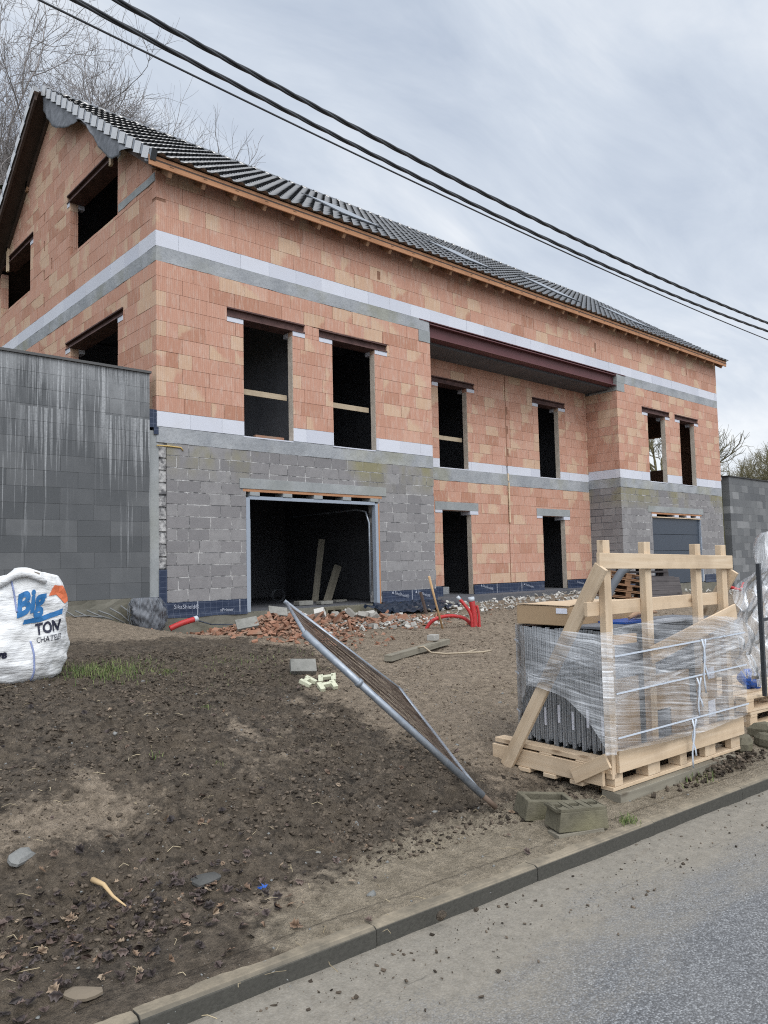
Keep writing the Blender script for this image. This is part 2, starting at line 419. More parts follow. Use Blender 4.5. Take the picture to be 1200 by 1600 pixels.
def m_tile(w, b):
    o = w.obj(); r1 = w.sep(w.uv('rnd'))[0]
    P(w, b, w.mix(r1, (0.009, 0.010, 0.012), (0.02, 0.021, 0.024)), w.ramp(w.noise(o, 6, 3), (0.3, 0.12), (0.7, 0.22)), w.bump(w.noise(o, 30, 3), 0.05, 0.003)); b.inputs['Coat Weight'].default_value = 1.0; b.inputs['Coat Roughness'].default_value = 0.14; b.inputs['Coat IOR'].default_value = 1.8
TILE = mat('glazed_roof_tile', m_tile, spec=0.75)
VERGE_SKY = mat('verge_side_sky_reflection', lambda w, b: P(w, b, w.mix(w.noise(w.obj(), 8, 3), (0.50, 0.51, 0.53), (0.60, 0.61, 0.63)), 0.35), spec=0.6)  # pale colour stands for bright sky reflected in the dark glazed sides
FELT = mat('roofing_felt', lambda w, b: P(w, b, w.mix(w.ramp(w.noise(w.scale(w.obj(), (1, 3, 3)), 3, 5), (0.35, 0.0), (0.7, 1.0)), (0.075, 0.082, 0.095), (0.15, 0.16, 0.18)), 0.55, w.bump(w.noise(w.obj(), 6, 4), 0.4, 0.02)), spec=0.4)
def m_wood(c0, c1, c2, rough=0.75, knots=True):
    def fn(w, b):
        u = w.uv('uv'); r1 = w.sep(w.uv('rnd'))[0]
        g = w.noise(w.scale(u, (1.3, 26, 1)), 1.0, 5, 0.6, 0.6)
        col = w.mix(w.ramp(g, (0.3, 0.0), (0.7, 1.0)), c0, c1)
        col = w.mix(w.math('MULTIPLY', r1, 0.45), col, c2)
        k = w.voro(w.scale(u, (2.2, 6.0, 1)), 1.0)
        if knots: col = w.mix(w.ramp(k, (0.06, 0.8), (0.14, 0.0)), col, (c0[0]*.4, c0[1]*.33, c0[2]*.28))
        col = w.mix(w.ramp(w.noise(w.obj(), 3.5, 4, 0.6), (0.48, 0.0), (0.72, 0.5)), col, (c0[0]*.62, c0[1]*.6, c0[2]*.6))
        P(w, b, col, rough, w.bump(g, 0.25, 0.004))
    return fn
PINE = mat('fresh_pine', m_wood((0.49, 0.37, 0.245), (0.635, 0.515, 0.38), (0.585, 0.44, 0.30)), spec=0.25)
PLANK_MID = mat('greying_plank', m_wood((0.34, 0.27, 0.185), (0.46, 0.385, 0.285), (0.4, 0.33, 0.24)), spec=.2)
PINE_GREY = mat('weathered_plank', m_wood((0.16, 0.145, 0.115), (0.27, 0.25, 0.20), (0.22, 0.2, 0.16)), spec=0.2)
FASCIA = mat('treated_fascia', m_wood((0.34, 0.165, 0.085), (0.44, 0.235, 0.13), (0.38, 0.2, 0.11)), spec=0.25)
RAFTER = mat('rafter_timber', m_wood((0.28, 0.16, 0.095), (0.36, 0.22, 0.14), (0.33, 0.2, 0.12)), spec=0.2)
SOFFIT = mat('dark_timber', m_wood((0.055, 0.04, 0.034), (0.10, 0.07, 0.055), (0.07, 0.05, 0.045)), spec=0.2)
PAL_BROWN = mat('old_brown_pallet', m_wood((0.16, 0.085, 0.045), (0.25, 0.145, 0.085), (0.2, 0.12, 0.07)), spec=0.2)
PAL_DARK = mat('dark_wet_pallet', m_wood((0.055, 0.05, 0.052), (0.10, 0.09, 0.09), (0.08, 0.07, 0.07)), spec=0.25)
HANDLE = mat('tool_handle', m_wood((0.45, 0.28, 0.14), (0.56, 0.38, 0.21), (0.5, 0.33, 0.18), knots=False), spec=0.3)
def m_rust(w, b):
    o = w.obj(); P(w, b, w.mix(w.ramp(w.noise(o, 5, 5, 0.6), (0.35, 0.0), (0.7, 1.0)), (0.055, 0.028, 0.026), (0.115, 0.062, 0.055)), 0.7, w.bump(w.noise(o, 40, 3), 0.2, 0.004))
RUST = mat('red_brown_steel', m_rust, spec=0.3)
PRIMER = mat('red_primer_steel', lambda w, b: P(w, b, w.mix(w.noise(w.obj(), 3, 4), (0.08, 0.028, 0.031), (0.125, 0.047, 0.05)), 0.55), spec=0.35)
GALV = mat('galvanised_steel', lambda w, b: P(w, b, w.mix(w.voro(w.obj(), 25, out=1), (0.23, 0.26, 0.30), (0.34, 0.37, 0.41)), w.ramp(w.noise(w.obj(), 12, 3), (0.3, 0.38), (0.7, 0.6))), metal=0.6)
WIRE = mat('rusty_wire', lambda w, b: P(w, b, w.mix(w.ramp(w.noise(w.obj(), 6, 4), (0.4, 0.0), (0.65, 1.0)), (0.06, 0.04, 0.03), (0.17, 0.13, 0.105)), 0.6), metal=0.4)
FRAME_GREY = mat('painted_frame', color=(0.27, 0.31, 0.37), rough=0.5)
DOOR_BLUE = mat('anthracite_door', lambda w, b: P(w, b, w.mix(w.noise(w.obj(), 2, 3), (0.030, 0.042, 0.062), (0.040, 0.053, 0.075)), 0.45, w.bump(w.noise(w.obj(), 200, 2), 0.1, 0.002)), spec=0.45)
GLASS = mat('roof_window_glass', color=(0.06, 0.07, 0.08), rough=0.12, spec=0.8)
RED_PIPE = mat('red_conduit', lambda w, b: P(w, b, w.mix(w.ramp(w.noise(w.obj(), 9, 4), (0.5, 0.0), (0.75, 0.5)), (0.44, 0.03, 0.032), (0.27, 0.075, 0.06)), 0.4, w.bump(w.math('SINE', w.math('MULTIPLY', w.sep(w.uv('uv'))[0], 500.0)), 0.4, 0.003)), spec=0.4)
PIPE_END = mat('taped_end', color=(0.45, 0.49, 0.53), rough=0.35)
CABLE = mat('black_cable_sheath', color=(0.045, 0.048, 0.054), rough=0.5)
def m_film(w, b):
    pass
def film_mat(name, direction, lo, hi, tint=(0.90, 0.93, 0.97)):
    """stretch film: clear plastic with pulled white strands"""
    m = bpy.data.materials.new(name); m.use_nodes = True; w = NT(m.node_tree); b = w.n['Principled BSDF']
    out = w.n['Material Output']
    u = w.uv('uv')
    warp = w.noise(w.scale(u, (1.2, 2.5, 1)), 1.0, 3)
    ux, uy, _ = w.sep(u)
    cu = w.comb(ux, w.math('ADD', uy, w.math('MULTIPLY', warp, 0.10)), 0.0)
    s1 = w.noise(w.scale(cu, (0.9, 85, 1)), 1.0, 4, 0.65)
    s2 = w.noise(w.scale(cu, (2.4, 17, 1)), 1.0, 3, 0.6)
    s3 = w.noise(w.scale(u, (2.2, 2.6, 1)), 1.0, 3, 0.5)
    f = w.math('ADD', w.math('MULTIPLY', s1, 0.62), w.math('ADD', w.math('MULTIPLY', s2, 0.38), w.math('MULTIPLY', w.math('SUBTRACT', s3, 0.5), 0.5)))
    fac = w.ramp(f, (0.40, lo), (0.55, lo+(hi-lo)*.3), (0.70, hi))
    b.inputs['Base Color'].default_value = (*tint, 1); b.inputs['Roughness'].default_value = 0.35; b.inputs['Specular IOR Level'].default_value = 0.6
    w.put(b.inputs['Normal'], w.bump(f, 0.6, 0.01))
    tr = w.node('ShaderNodeBsdfTransparent'); gl = w.node('ShaderNodeBsdfGlossy'); gl.inputs['Roughness'].default_value = 0.22
    w.put(gl.inputs['Normal'], w.bump(f, 0.8, 0.012))
    fr = w.node('ShaderNodeFresnel'); fr.inputs[0].default_value = 1.35
    ms0 = w.node('ShaderNodeMixShader'); w.put(ms0.inputs[0], fr.outputs[0]); w.l.new(tr.outputs[0], ms0.inputs[1]); w.l.new(gl.outputs[0], ms0.inputs[2])
    ms = w.node('ShaderNodeMixShader'); w.put(ms.inputs[0], fac); w.l.new(ms0.outputs[0], ms.inputs[1]); w.l.new(b.outputs[0], ms.inputs[2])
    w.l.new(ms.outputs[0], out.inputs[0])
    return m
FILM = film_mat('stretch_film', 0, 0.07, 0.88)
FILM_LOOSE = film_mat('loose_plastic_film', 0, 0.10, 0.6)
STRAP = mat('white_strapping', color=(0.50, 0.55, 0.62), rough=0.4)
FILM_FRONT = film_mat('stretch_film_front', 0, 0.04, 0.66)
CARD = mat('cardboard', lambda w, b: P(w, b, w.mix(w.noise(w.obj(), 4, 4), (0.36, 0.25, 0.15), (0.43, 0.31, 0.195)), 0.85, w.bump(w.noise(w.obj(), 8, 3), 0.2, 0.01)), spec=0.2)
CARD_TOP = mat('cardboard_top', lambda w, b: P(w, b, w.mix(w.noise(w.obj(), 4, 4), (0.48, 0.36, 0.24), (0.56, 0.43, 0.3)), 0.85), spec=0.2)
LABEL = mat('paper_label', color=(0.72, 0.74, 0.82), rough=0.6)
ALU = mat('grey_profile', lambda w, b: P(w, b, w.ramp(w.sep(w.uv('rnd'))[0], (0.0, (0.16, 0.17, 0.18)), (0.5, (0.30, 0.32, 0.34)), (1.0, (0.50, 0.52, 0.55))), 0.45), metal=0.2)
ALU_DARK = mat('dark_profile', lambda w, b: P(w, b, w.ramp(w.sep(w.uv('rnd'))[0], (0.0, (0.012, 0.016, 0.022)), (1.0, (0.05, 0.06, 0.07))), 0.4), spec=0.5)
FOAM = mat('grey_board', color=(0.19, 0.2, 0.22), rough=0.6)
BLUE_PL = mat('blue_plastic', lambda w, b: P(w, b, w.mix(w.noise(w.obj(), 9, 3), (0.008, 0.06, 0.30), (0.02, 0.11, 0.45)), 0.4), spec=0.5)
NAVY_PL = mat('navy_sheeting', lambda w, b: P(w, b, w.mix(w.noise(w.obj(), 9, 3), (0.008, 0.013, 0.025), (0.022, 0.033, 0.055)), 0.35, w.bump(w.noise(w.obj(), 14, 3), 0.5, 0.02)), spec=0.5)
DUCT = mat('grey_duct', color=(0.13, 0.145, 0.165), rough=0.4)
STEEL_DARK = mat('dark_steel_bar', color=(0.055, 0.06, 0.068), rough=0.45, metal=0.3)
BRICK_BIT = mat('broken_brick', lambda w, b: P(w, b, w.mix(w.ramp(w.noise(w.obj(), 5, 4), (.45, 0.0), (.65, .65)), w.mix(w.sep(w.uv('rnd'))[0], (0.17, 0.08, 0.05), (0.34, 0.185, 0.125)), (0.25, 0.2, 0.155)), 0.9, w.bump(w.noise(w.obj(), 30, 3), 0.4, 0.01)), spec=0.15)
WHITE_BIT = mat('broken_white_block', lambda w, b: P(w, b, w.mix(w.sep(w.uv('rnd'))[0], (0.22, 0.21, 0.19), (0.50, 0.49, 0.46)), 0.9, w.bump(w.noise(w.obj(), 30, 3), 0.4, 0.01)), spec=0.15)
GREY_BIT = mat('broken_grey_block', m_conc((0.17, 0.17, 0.155), (0.26, 0.255, 0.235), 8, 0, 0.4, 0.5), spec=0.15)
CREAM_PL = mat('cream_spacer', color=(0.55, 0.56, 0.42), rough=0.5)
STONE = mat('pale_stone', m_conc((0.15, 0.155, 0.15), (0.24, 0.24, 0.23), 9, 0, 0.4, 0.4), spec=0.25)
BARK = mat('grey_bark', lambda w, b: P(w, b, w.mix(w.noise(w.obj(), 2, 4), (0.20, 0.185, 0.18), (0.34, 0.31, 0.30)), 0.95), spec=0.1)
BARK2 = mat('lichen_bark', lambda w, b: P(w, b, w.mix(w.noise(w.obj(), 0.6, 4), (0.13, 0.115, 0.075), (0.25, 0.225, 0.13)), 0.95), spec=0.1)
LEAF_IVY = mat('ivy_leaf', lambda w, b: P(w, b, w.mix(w.sep(w.uv('rnd'))[0], (0.025, 0.035, 0.018), (0.06, 0.075, 0.035)), 0.6), spec=0.3)
LEAF_DEAD = mat('dead_leaf', lambda w, b: P(w, b, w.ramp(w.sep(w.uv('rnd'))[0], (0.0, (0.032, 0.026, 0.025)), (0.35, (0.078, 0.058, 0.053)), (0.62, (0.13, 0.092, 0.076)), (0.82, (0.20, 0.13, 0.085)), (1.0, (0.34, 0.265, 0.19))), 0.6), spec=0.35)
GRASS = mat('grass_blade', lambda w, b: P(w, b, w.mix(w.sep(w.uv('rnd'))[0], (0.06, 0.11, 0.03), (0.20, 0.22, 0.09)), 0.7), spec=0.2)
TWIG = mat('twig', color=(0.12, 0.09, 0.065), rough=0.9)
STRAW = mat('straw', lambda w, b: P(w, b, w.mix(w.sep(w.uv('rnd'))[0], (0.2, 0.16, 0.1), (0.5, 0.42, 0.28)), 0.8))
BAGCLOTH = mat('woven_bag', lambda w, b: P(w, b, w.mix(w.ramp(w.noise(w.obj(), 4, 5, 0.6), (0.4, 0.0), (0.75, 0.5)), (0.70, 0.71, 0.72), (0.52, 0.51, 0.47)), 0.65, w.bump(w.math('ADD', w.noise(w.scale(w.obj(), (1, 1, 4)), 9, 4, 0.55), w.math('MULTIPLY', w.noise(w.obj(), 3, 3), 1.6)), 0.55, 0.03)), spec=0.3)
INK_BLUE = mat('blue_print', color=(0.03, 0.15, 0.36), rough=0.6)
INK_ORANGE = mat('orange_print', color=(0.62, 0.16, 0.07), rough=0.6)
INK_DARK = mat('dark_print', color=(0.022, 0.024, 0.045), rough=0.6)
SEAM_BLUE = mat('blue_stitching', color=(0.25, 0.30, 0.50), rough=0.7)
BAG_TAG = mat('bag_tag', color=(0.2, 0.17, 0.14), rough=0.7)
PLASTER = mat('plaster_strip', color=(0.42, 0.40, 0.37), rough=0.9)

def soil_material():
    def fn(w, b):
        o = w.obj()
        at = w.node('ShaderNodeAttribute', attribute_name='soil', attribute_type='GEOMETRY')
        t, leafy, sand = w.sep(at.outputs['Vector'])
        n1 = w.noise(o, 1.6, 6, 0.6); n2 = w.noise(o, 14, 6, 0.68); n3 = w.noise(o, 70, 4, 0.65)
        broad = w.noise(o, 2.6, 5, 0.62)
        dark = w.mix(w.ramp(n2, (0.32, 0.0), (0.7, 1.0)), (0.023, 0.0185, 0.014), (0.17, 0.138, 0.105))
        tan = w.mix(w.ramp(n2, (0.3, 0.0), (0.7, 1.0)), (0.13, 0.103, 0.075), (0.335, 0.272, 0.205))
        snd = w.mix(w.ramp(n2, (0.3, 0.0), (0.7, 1.0)), (0.165, 0.138, 0.10), (0.325, 0.276, 0.208))
        dark = w.mix(w.ramp(broad, (0.42, 0.0), (0.62, 0.55)), dark, w.mix(n2, (0.06, 0.046, 0.032), (0.16, 0.125, 0.088)))
        tt = w.ramp(w.math('ADD', t, w.math('MULTIPLY', w.math('SUBTRACT', n2, 0.5), 0.7)), (0.35, 0.0), (0.65, 1.0))
        col = w.mix(tt, dark, tan)
        col = w.mix(w.ramp(w.math('ADD', sand, w.math('MULTIPLY', w.math('SUBTRACT', n2, 0.5), 0.6)), (0.35, 0.0), (0.7, 1.0)), col, snd)
        col = w.mix(w.math('MULTIPLY', w.ramp(n3, (0.55, 0.0), (0.72, 1.0)), 0.45), col, w.mix(1.0, col, (1.9, 1.85, 1.75), 'MULTIPLY'))
        col = w.mix(w.math('MULTIPLY', w.ramp(n3, (0.3, 1.0), (0.45, 0.0)), 0.5), col, w.mix(1.0, col, (0.45, 0.44, 0.43), 'MULTIPLY'))
        # tiny pale grit
        gr = w.math('LESS_THAN', w.voro(o, 38), 0.11)
        gsel = w.math('GREATER_THAN', w.noise(o, 9, 2), 0.55)
        col = w.mix(w.math('MULTIPLY', w.math('MULTIPLY', gr, gsel), 0.6), col, (0.33, 0.3, 0.26))
        h = w.math('ADD', w.math('ADD', w.math('MULTIPLY', n2, 1.0), w.math('MULTIPLY', n3, 0.45)), w.math('MULTIPLY', w.noise(o, 200, 2), 0.15))
        P(w, b, col, w.ramp(n1, (0.35, 0.55), (0.65, 0.9)), w.bump(h, 1.0, 0.05))
    return mat('soil', fn, spec=0.25)
SOIL = soil_material()
def m_road(w, b):
    o = w.obj(); x, y, z = w.sep(o)
    at = w.node('ShaderNodeAttribute', attribute_name='soil', attribute_type='GEOMETRY')
    d = w.sep(at.outputs['Vector'])[0]               # distance from the kerb, metres
    ag = w.voro(o, 130, out=1); agd = w.voro(o, 130)
    r, g, bb = w.sep(ag)
    asph = w.ramp(r, (0.0, (0.085, 0.088, 0.095)), (0.45, (0.16, 0.166, 0.176)), (0.8, (0.225, 0.233, 0.245)), (1.0, (0.33, 0.34, 0.35)))
    asph = w.mix(w.ramp(agd, (0.35, 0.0), (0.75, 0.7)), asph, (0.06, 0.061, 0.064))
    asph = w.mix(w.ramp(w.noise(o, 1.1, 5, 0.6), (0.35, 0.0), (0.7, 0.4)), asph, (0.21, 0.205, 0.195))
    n2 = w.noise(o, 16, 6, 0.65); n3 = w.noise(o, 80, 3, 0.6)
    mud = w.mix(w.ramp(w.math('ADD', w.math('MULTIPLY', n2, .6), w.math('MULTIPLY', n3, .4)), (0.32, 0.0), (0.68, 1.0)), (0.155, 0.139, 0.112), (0.285, 0.256, 0.21))
    nn = w.math('ADD', w.noise(w.scale(o, (0.55, 1.2, 1)), 1.5, 6, 0.62), w.math('MULTIPLY', w.math('SUBTRACT', n3, 0.5), 0.35))
    f = w.math('ADD', w.math('MULTIPLY', d, -0.82), w.math('MULTIPLY', nn, 1.45))
    fac = w.ramp(f, (0.04, 0.0), (0.46, 0.84))
    col = w.mix(fac, asph, mud)
    spots = w.math('MULTIPLY', w.ramp(w.noise(w.scale(o, (1.0, 1.5, 1)), 3.2, 6, 0.7), (0.60, 0.0), (0.70, 0.5)), w.ramp(d, (0.1, 1.0), (0.95, 0.0)))
    col = w.mix(spots, col, (0.105, 0.078, 0.055))
    seam = w.math('MULTIPLY', w.math('LESS_THAN', w.math('ABSOLUTE', w.math('SUBTRACT', w.math('ADD', d, w.math('MULTIPLY', w.math('SUBTRACT', n2, .5), .03)), .30)), .004), w.ramp(w.noise(o, 1.7, 3), (.48, 0.0), (.58, .5)))
    col = w.mix(seam, col, (.05, .045, .04))
    h = w.math('ADD', w.math('MULTIPLY', w.math('SUBTRACT', 1.0, agd), w.math('SUBTRACT', 1.15, fac)), w.math('MULTIPLY', n3, 0.5))
    P(w, b, col, 0.85, w.bump(h, 0.55, 0.006))
ROAD = mat('asphalt', m_road, spec=0.3)
def m_kerb(w, b):
    o = w.obj(); x, y, z = w.sep(o)
    n2 = w.noise(o, 9, 6, 0.65)
    c = w.mix(w.noise(o, 60, 3), (0.042, 0.041, 0.036), (0.085, 0.082, 0.072))
    nz = w.sep(w.node('ShaderNodeNewGeometry').outputs['Normal'])[2]
    # sand trodden over the flat top only
    f = w.math('MULTIPLY', w.ramp(nz, (0.6, 0.0), (0.9, 1.0)), w.ramp(n2, (0.25, 0.35), (0.6, 1.0)))
    col = w.mix(f, c, w.mix(n2, (0.17, 0.144, 0.106), (0.31, 0.265, 0.20)))
    P(w, b, col, 0.9, w.bump(w.noise(o, 70, 4), 0.4, 0.008))
KERB = mat('kerb_concrete', m_kerb, spec=0.2)
HILL = mat('hill_grass', lambda w, b: P(w, b, w.mix(w.noise(w.obj(), 0.5, 6), (0.05, 0.055, 0.03), (0.1, 0.09, 0.055)), 0.95), spec=0.1)

# ------------------------------------------------------------------ the house
Z0, ZB, ZS, ZW = 0.83, 3.66, 3.92, 4.17      # slab, top of blocks, top of ring beam, top of white course
YB, ZU, ZV, ZE = 6.67, 6.92, 7.18, 8.30      # upper ring beam, upper white course, eave wall top
HL, HD = 20.35, 9.8                          # length and depth
BX0, BX1, BY = 6.37, 13.95, 1.03             # recessed bay
X, Y, Z = Vector((1, 0, 0)), Vector((0, 1, 0)), Vector((0, 0, 1))
house = thing('unfinished_house', 'long two-storey unfinished house of bare terracotta and grey blocks under a dark tiled roof', 'house', (10.2, 4.9, 0.45))

FACADE = (Vector((0, 0, 0)), X, -Y)
GABLE = (Vector((0, 0, 0)), Y, -X)
BAYBACK = (Vector((0, BY, 0)), X, -Y)
BAYR = (Vector((BX1, 0, 0)), Y, -X)
BAYL = (Vector((BX0, 0, 0)), Y, X)
RGABLE = (Vector((HL, 0, 0)), Y, X)
REAR = (Vector((0, HD, 0)), X, Y)

def rect_minus(rects, holes):
    for h in holes:
        out = []
        for (a, b, c, d) in rects:
            e, f, g, k = h
            if e >= b or f <= a or g >= d or k <= c: out.append((a, b, c, d)); continue
            if c < g: out.append((a, b, c, g))
            if k < d: out.append((a, b, k, d))
            zz0, zz1 = max(c, g), min(d, k)
            if a < e: out.append((a, e, zz0, zz1))
            if f < b: out.append((f, b, zz0, zz1))
        rects = out
    return [r for r in rects if r[1]-r[0] > .012 and r[3]-r[2] > .012]
def clip_poly(poly, a, b, c):      # keep a*u+b*v<=c
    out = []
    for i in range(len(poly)):
        p, q = poly[i-1], poly[i]
        dp, dq = a*p[0]+b*p[1]-c, a*q[0]+b*q[1]-c
        if (dp <= 0) != (dq <= 0):
            t = dp/(dp-dq); out.append((p[0]+(q[0]-p[0])*t, p[1]+(q[1]-p[1])*t))
        if dq <= 0: out.append(q)
    return out
def blocks(mb, plane, u0, u1, z0, z1, ch, bl, holes=(), depth=.3, gap=.005, jit=.0025, clip=(), seed=0, tooth=None, vgap=None, off0=None, toff=.3):
    """courses of blocks on a wall plane; tooth=(k) lets alternate courses start .3 later at u0"""
    rg = random.Random(seed); O, U, N = plane
    vgap = gap if vgap is None else vgap
    nrow = int(round((z1-z0)/ch)); ch = (z1-z0)/nrow
    for r in range(nrow):
        s = u0 + (toff if tooth is not None and (r+tooth) % 2 else 0)
        u = s - (bl*.5 if r % 2 else 0)*(1 if off0 is None else off0) - rg.random()*.04
        zz = z0+r*ch
        while u < u1:
            l = bl*(1 if rg.random() > .06 else .5)
            a, b = max(u, s), min(u+l, u1)
            u += l
            if b-a < .03: continue
            rn = (rg.random(), rg.random()); n1 = rg.uniform(-jit, jit)
            ga, gz = vgap*rg.uniform(.5, 1.6), gap*rg.uniform(.6, 1.3)
            A, B = a+ga*.5, b-ga*.5
            if a <= s+1e-6: A = s
            if b >= u1-1e-6: B = u1
            for (p, q, c, d) in rect_minus([(A, B, zz+gz*.5, zz+ch-gz*.5)], holes):
                poly = [(p, c), (q, c), (q, d), (p, d)]
                for cl in clip:
                    poly = clip_poly(poly, *cl)
                    if len(poly) < 3: break
                if len(poly) < 3: continue
                mb.poly_prism(poly, O, U, Z, N, -depth, n1, rn, [((x-u+l)/l, (y-zz)/ch) for x, y in poly])
def slabwall(mb, plane, u0, u1, z0, z1, holes=(), n0=-.29, n1=-.008, clip=(), grow=.004):
    O, U, N = plane
    hs = [(a-grow, b+grow, c-grow, d+grow) for a, b, c, d in holes]
    for (p, q, c, d) in rect_minus([(u0, u1, z0, z1)], hs):
        poly = [(p, c), (q, c), (q, d), (p, d)]
        for cl in clip:
            poly = clip_poly(poly, *cl)
            if len(poly) < 3: break
        if len(poly) >= 3: mb.poly_prism(poly, O, U, Z, N, n0, n1, (random.random(), 0))

# openings: (u0,u1,z0,z1)
W1, W2 = (1.64, 2.70, ZS-.01, 5.99), (3.64, 4.74, ZS-.01, 5.99)
W5, W6 = (15.62, 16.68, ZS-.01, 5.96), (17.6, 18.58, ZS-.01, 5.96)
W3, W4 = (7.66, 8.69, ZS-.02, 5.93), (11.6, 12.55, ZS-.02, 5.91)
D1, D2 = (7.70, 8.73, Z0-.01, 2.87), (11.64, 12.68, Z0-.01, 2.83)
G1, G2 = (1.66, 4.74, Z0-.01, 2.98), (15.63, 18.70, Z0-.01, 2.98)
GU = [(1.54, 3.93, 8.0, 9.12), (6.39, 8.62, 8.0, 9.12)]
GL = [(1.52, 3.86, 4.4, 6.08), (6.39, 8.62, 4.4, 6.08)]
LINT = [(FACADE, 1.31, 2.98, 5.995, 6.165), (FACADE, 3.32, 5.08, 5.995, 6.155), (FACADE, 15.3, 16.95, 5.965, 6.13), (FACADE, 17.3, 18.85, 5.965, 6.12),
        (BAYBACK, 7.45, 8.97, 5.935, 6.085), (BAYBACK, 11.35, 12.87, 5.915, 6.075), (GABLE, 1.3, 4.1, 6.085, 6.23), (GABLE, 6.2, 8.8, 6.085, 6.23), (GABLE, 1.4, 4.06, 9.125, 9.30), (GABLE, 6.2, 8.5, 9.125, 9.30)]
def LH(pl): return [(a, b, c-.001, d+.001) for p, a, b, c, d in LINT if p is pl]
RS = .70
def roof_z(y): return 8.22+RS*(min(y, HD-y)+.36)
gclip = [(-RS, 1, 8.22+RS*.36-.24), (RS, 1, 8.22+RS*(HD+.36)-.24)]

# terracotta walls -----------------------------------------------------------
FW = .15           # block thickness of the front leaf
def brick_part(plane, u0, u1, z0, z1, holes, seed, label=None, core0=0.0, depth=.3, ch=.25, clip=(), tooth=None, toff=.3, extra=()):
    mb = MB(); blocks(mb, plane, u0, u1, z0, z1, ch, .5, list(holes)+list(extra)+LH(plane), seed=seed, tooth=tooth, toff=toff, depth=depth, clip=clip)
    o = mb.build('brick_wall', TERRA, house)
    if label: o['label'] = label
    mb = MB(); slabwall(mb, plane, u0+.008+core0, u1-.008, z0, z1, list(holes)+LH(plane), n0=-depth+.008, clip=[(a, b, c-.01) for a, b, c in clip]); mb.build('brick_joint', TERRA_CORE, o)
    return o
brick_part(FACADE, 0, BX0, ZW, YB, [W1, W2], 1, 'left front terracotta wall with pale fired patches', depth=FW, tooth=0, toff=.17)
brick_part(FACADE, BX1, HL, ZW, YB, [W5, W6], 2, 'right front terracotta wall with pale fired patches', depth=FW, tooth=0, core0=.0)
brick_part(FACADE, 0, HL, ZV, ZE, [], 3, 'long terracotta band under the eave', depth=FW, ch=.28, tooth=0, toff=.17, extra=[(4.86, 4.95, 7.5, 7.68), (12.9, 12.98, 7.35, 7.62), (18.2, 18.27, 7.5, 7.7)])
brick_part(GABLE, 0, HD, ZW, YB, GL, 5, 'lower terracotta gable wall', depth=.17, tooth=1, toff=FW, core0=.15)
gh = [(5.42, 5.49, z, z+.22) for z in (7.35, 7.95, 8.6, 9.25)]+[(4.95, 5.02, 8.05, 8.3)]
brick_part(GABLE, 0, HD, ZV, 12.0, GU, 6, 'upper terracotta gable wall with two wide openings', depth=.17, ch=.251, tooth=1, toff=FW, core0=.15, clip=gclip, extra=gh)
groove = (10.175, 10.215, 1.07, 6.6)
nt = [(10.215, 10.27, z, z+.2) for z in (4.35, 4.95, 5.45)]
brick_part(BAYBACK, BX0+.02, BX1-.001, 1.07, ZB-.08, [D1, D2], 8, 'recessed terracotta wall with two doorways', depth=FW, extra=[groove])
brick_part(BAYBACK, BX0+.02, BX1-.001, 4.1, YB-.12, [W3, W4], 9, 'recessed upper terracotta wall with two tall openings', depth=FW, extra=[groove]+nt)
brick_part(BAYR, 0, BY, ZW, 6.42, [], 10, core0=.15, tooth=1, toff=FW)
brick_part(BAYL, FW, BY, ZW, 6.42, [], 11)
# mortar-smeared right jambs of the openings
for pl, (a, b, c, d) in ((FACADE, W1), (FACADE, W2), (FACADE, W5), (FACADE, W6), (BAYBACK, W3), (BAYBACK, W4), (BAYBACK, D1), (BAYBACK, D2)):
    O, U, N = pl; mb = MB(); mb.poly_prism([(b-.008, c+.02), (b-.001, c+.02), (b-.001, d-.09), (b-.008, d-.09)], O, U, Z, N, -.145, -.006); mb.build('jamb_mortar', JAMB, house)
# far gable and rear wall
RH = [(1.75, 2.75, 4.75, 5.95)]
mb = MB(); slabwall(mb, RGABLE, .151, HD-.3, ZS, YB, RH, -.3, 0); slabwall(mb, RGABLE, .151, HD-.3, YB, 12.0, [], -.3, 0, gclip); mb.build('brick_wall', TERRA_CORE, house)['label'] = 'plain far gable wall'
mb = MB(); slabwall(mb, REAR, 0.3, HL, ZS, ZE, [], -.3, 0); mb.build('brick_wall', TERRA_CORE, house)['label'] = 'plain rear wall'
# grey concrete block walls ---------------------------------------------------
mb = MB()
blocks(mb, FACADE, .18, BX0, 1.07, ZB, .2, .4, [G1], seed=20, gap=.017, vgap=.014, jit=.0025)
blk = mb.build('block_wall', GREY_BLOCK, house); blk['label'] = 'grey concrete block wall round the open garage'
mb = MB(); slabwall(mb, FACADE, .19, BX0-.01, Z0+.02, ZB, [G1], n1=-.0035); mb.build('mortar', MORTAR, blk)
mb = MB()
blocks(mb, FACADE, BX1, HL, 1.07, ZB, .2, .4, [G2], seed=21, gap=.017, vgap=.014, jit=.0025, tooth=0)
blk2 = mb.build('block_wall', GREY_BLOCK, house); blk2['label'] = 'grey concrete block wall round the closed garage door'
mb = MB(); slabwall(mb, FACADE, BX1+.01, HL-.01, Z0+.02, ZB, [G2], n1=-.0035); mb.build('mortar', MORTAR, blk2)
mb = MB(); blocks(mb, BAYR, 0, BY, 1.07, ZB, .2, .4, seed=22, gap=.017, vgap=.014, jit=.0025, tooth=1)
b3 = mb.build('block_wall', GREY_BLOCK, house)
mb = MB(); slabwall(mb, BAYR, .3, BY, Z0+.02, ZB); mb.build('mortar', MORTAR, b3)
mb = MB(); blocks(mb, BAYL, .30, BY, 1.07, ZB, .2, .4, seed=23, gap=.013); slabwall(mb, BAYL, .3, BY, Z0+.02, ZB)
mb.build('block_wall', GREY_BLOCK, house)
mb = MB()      # plain lower walls hidden behind the retaining walls
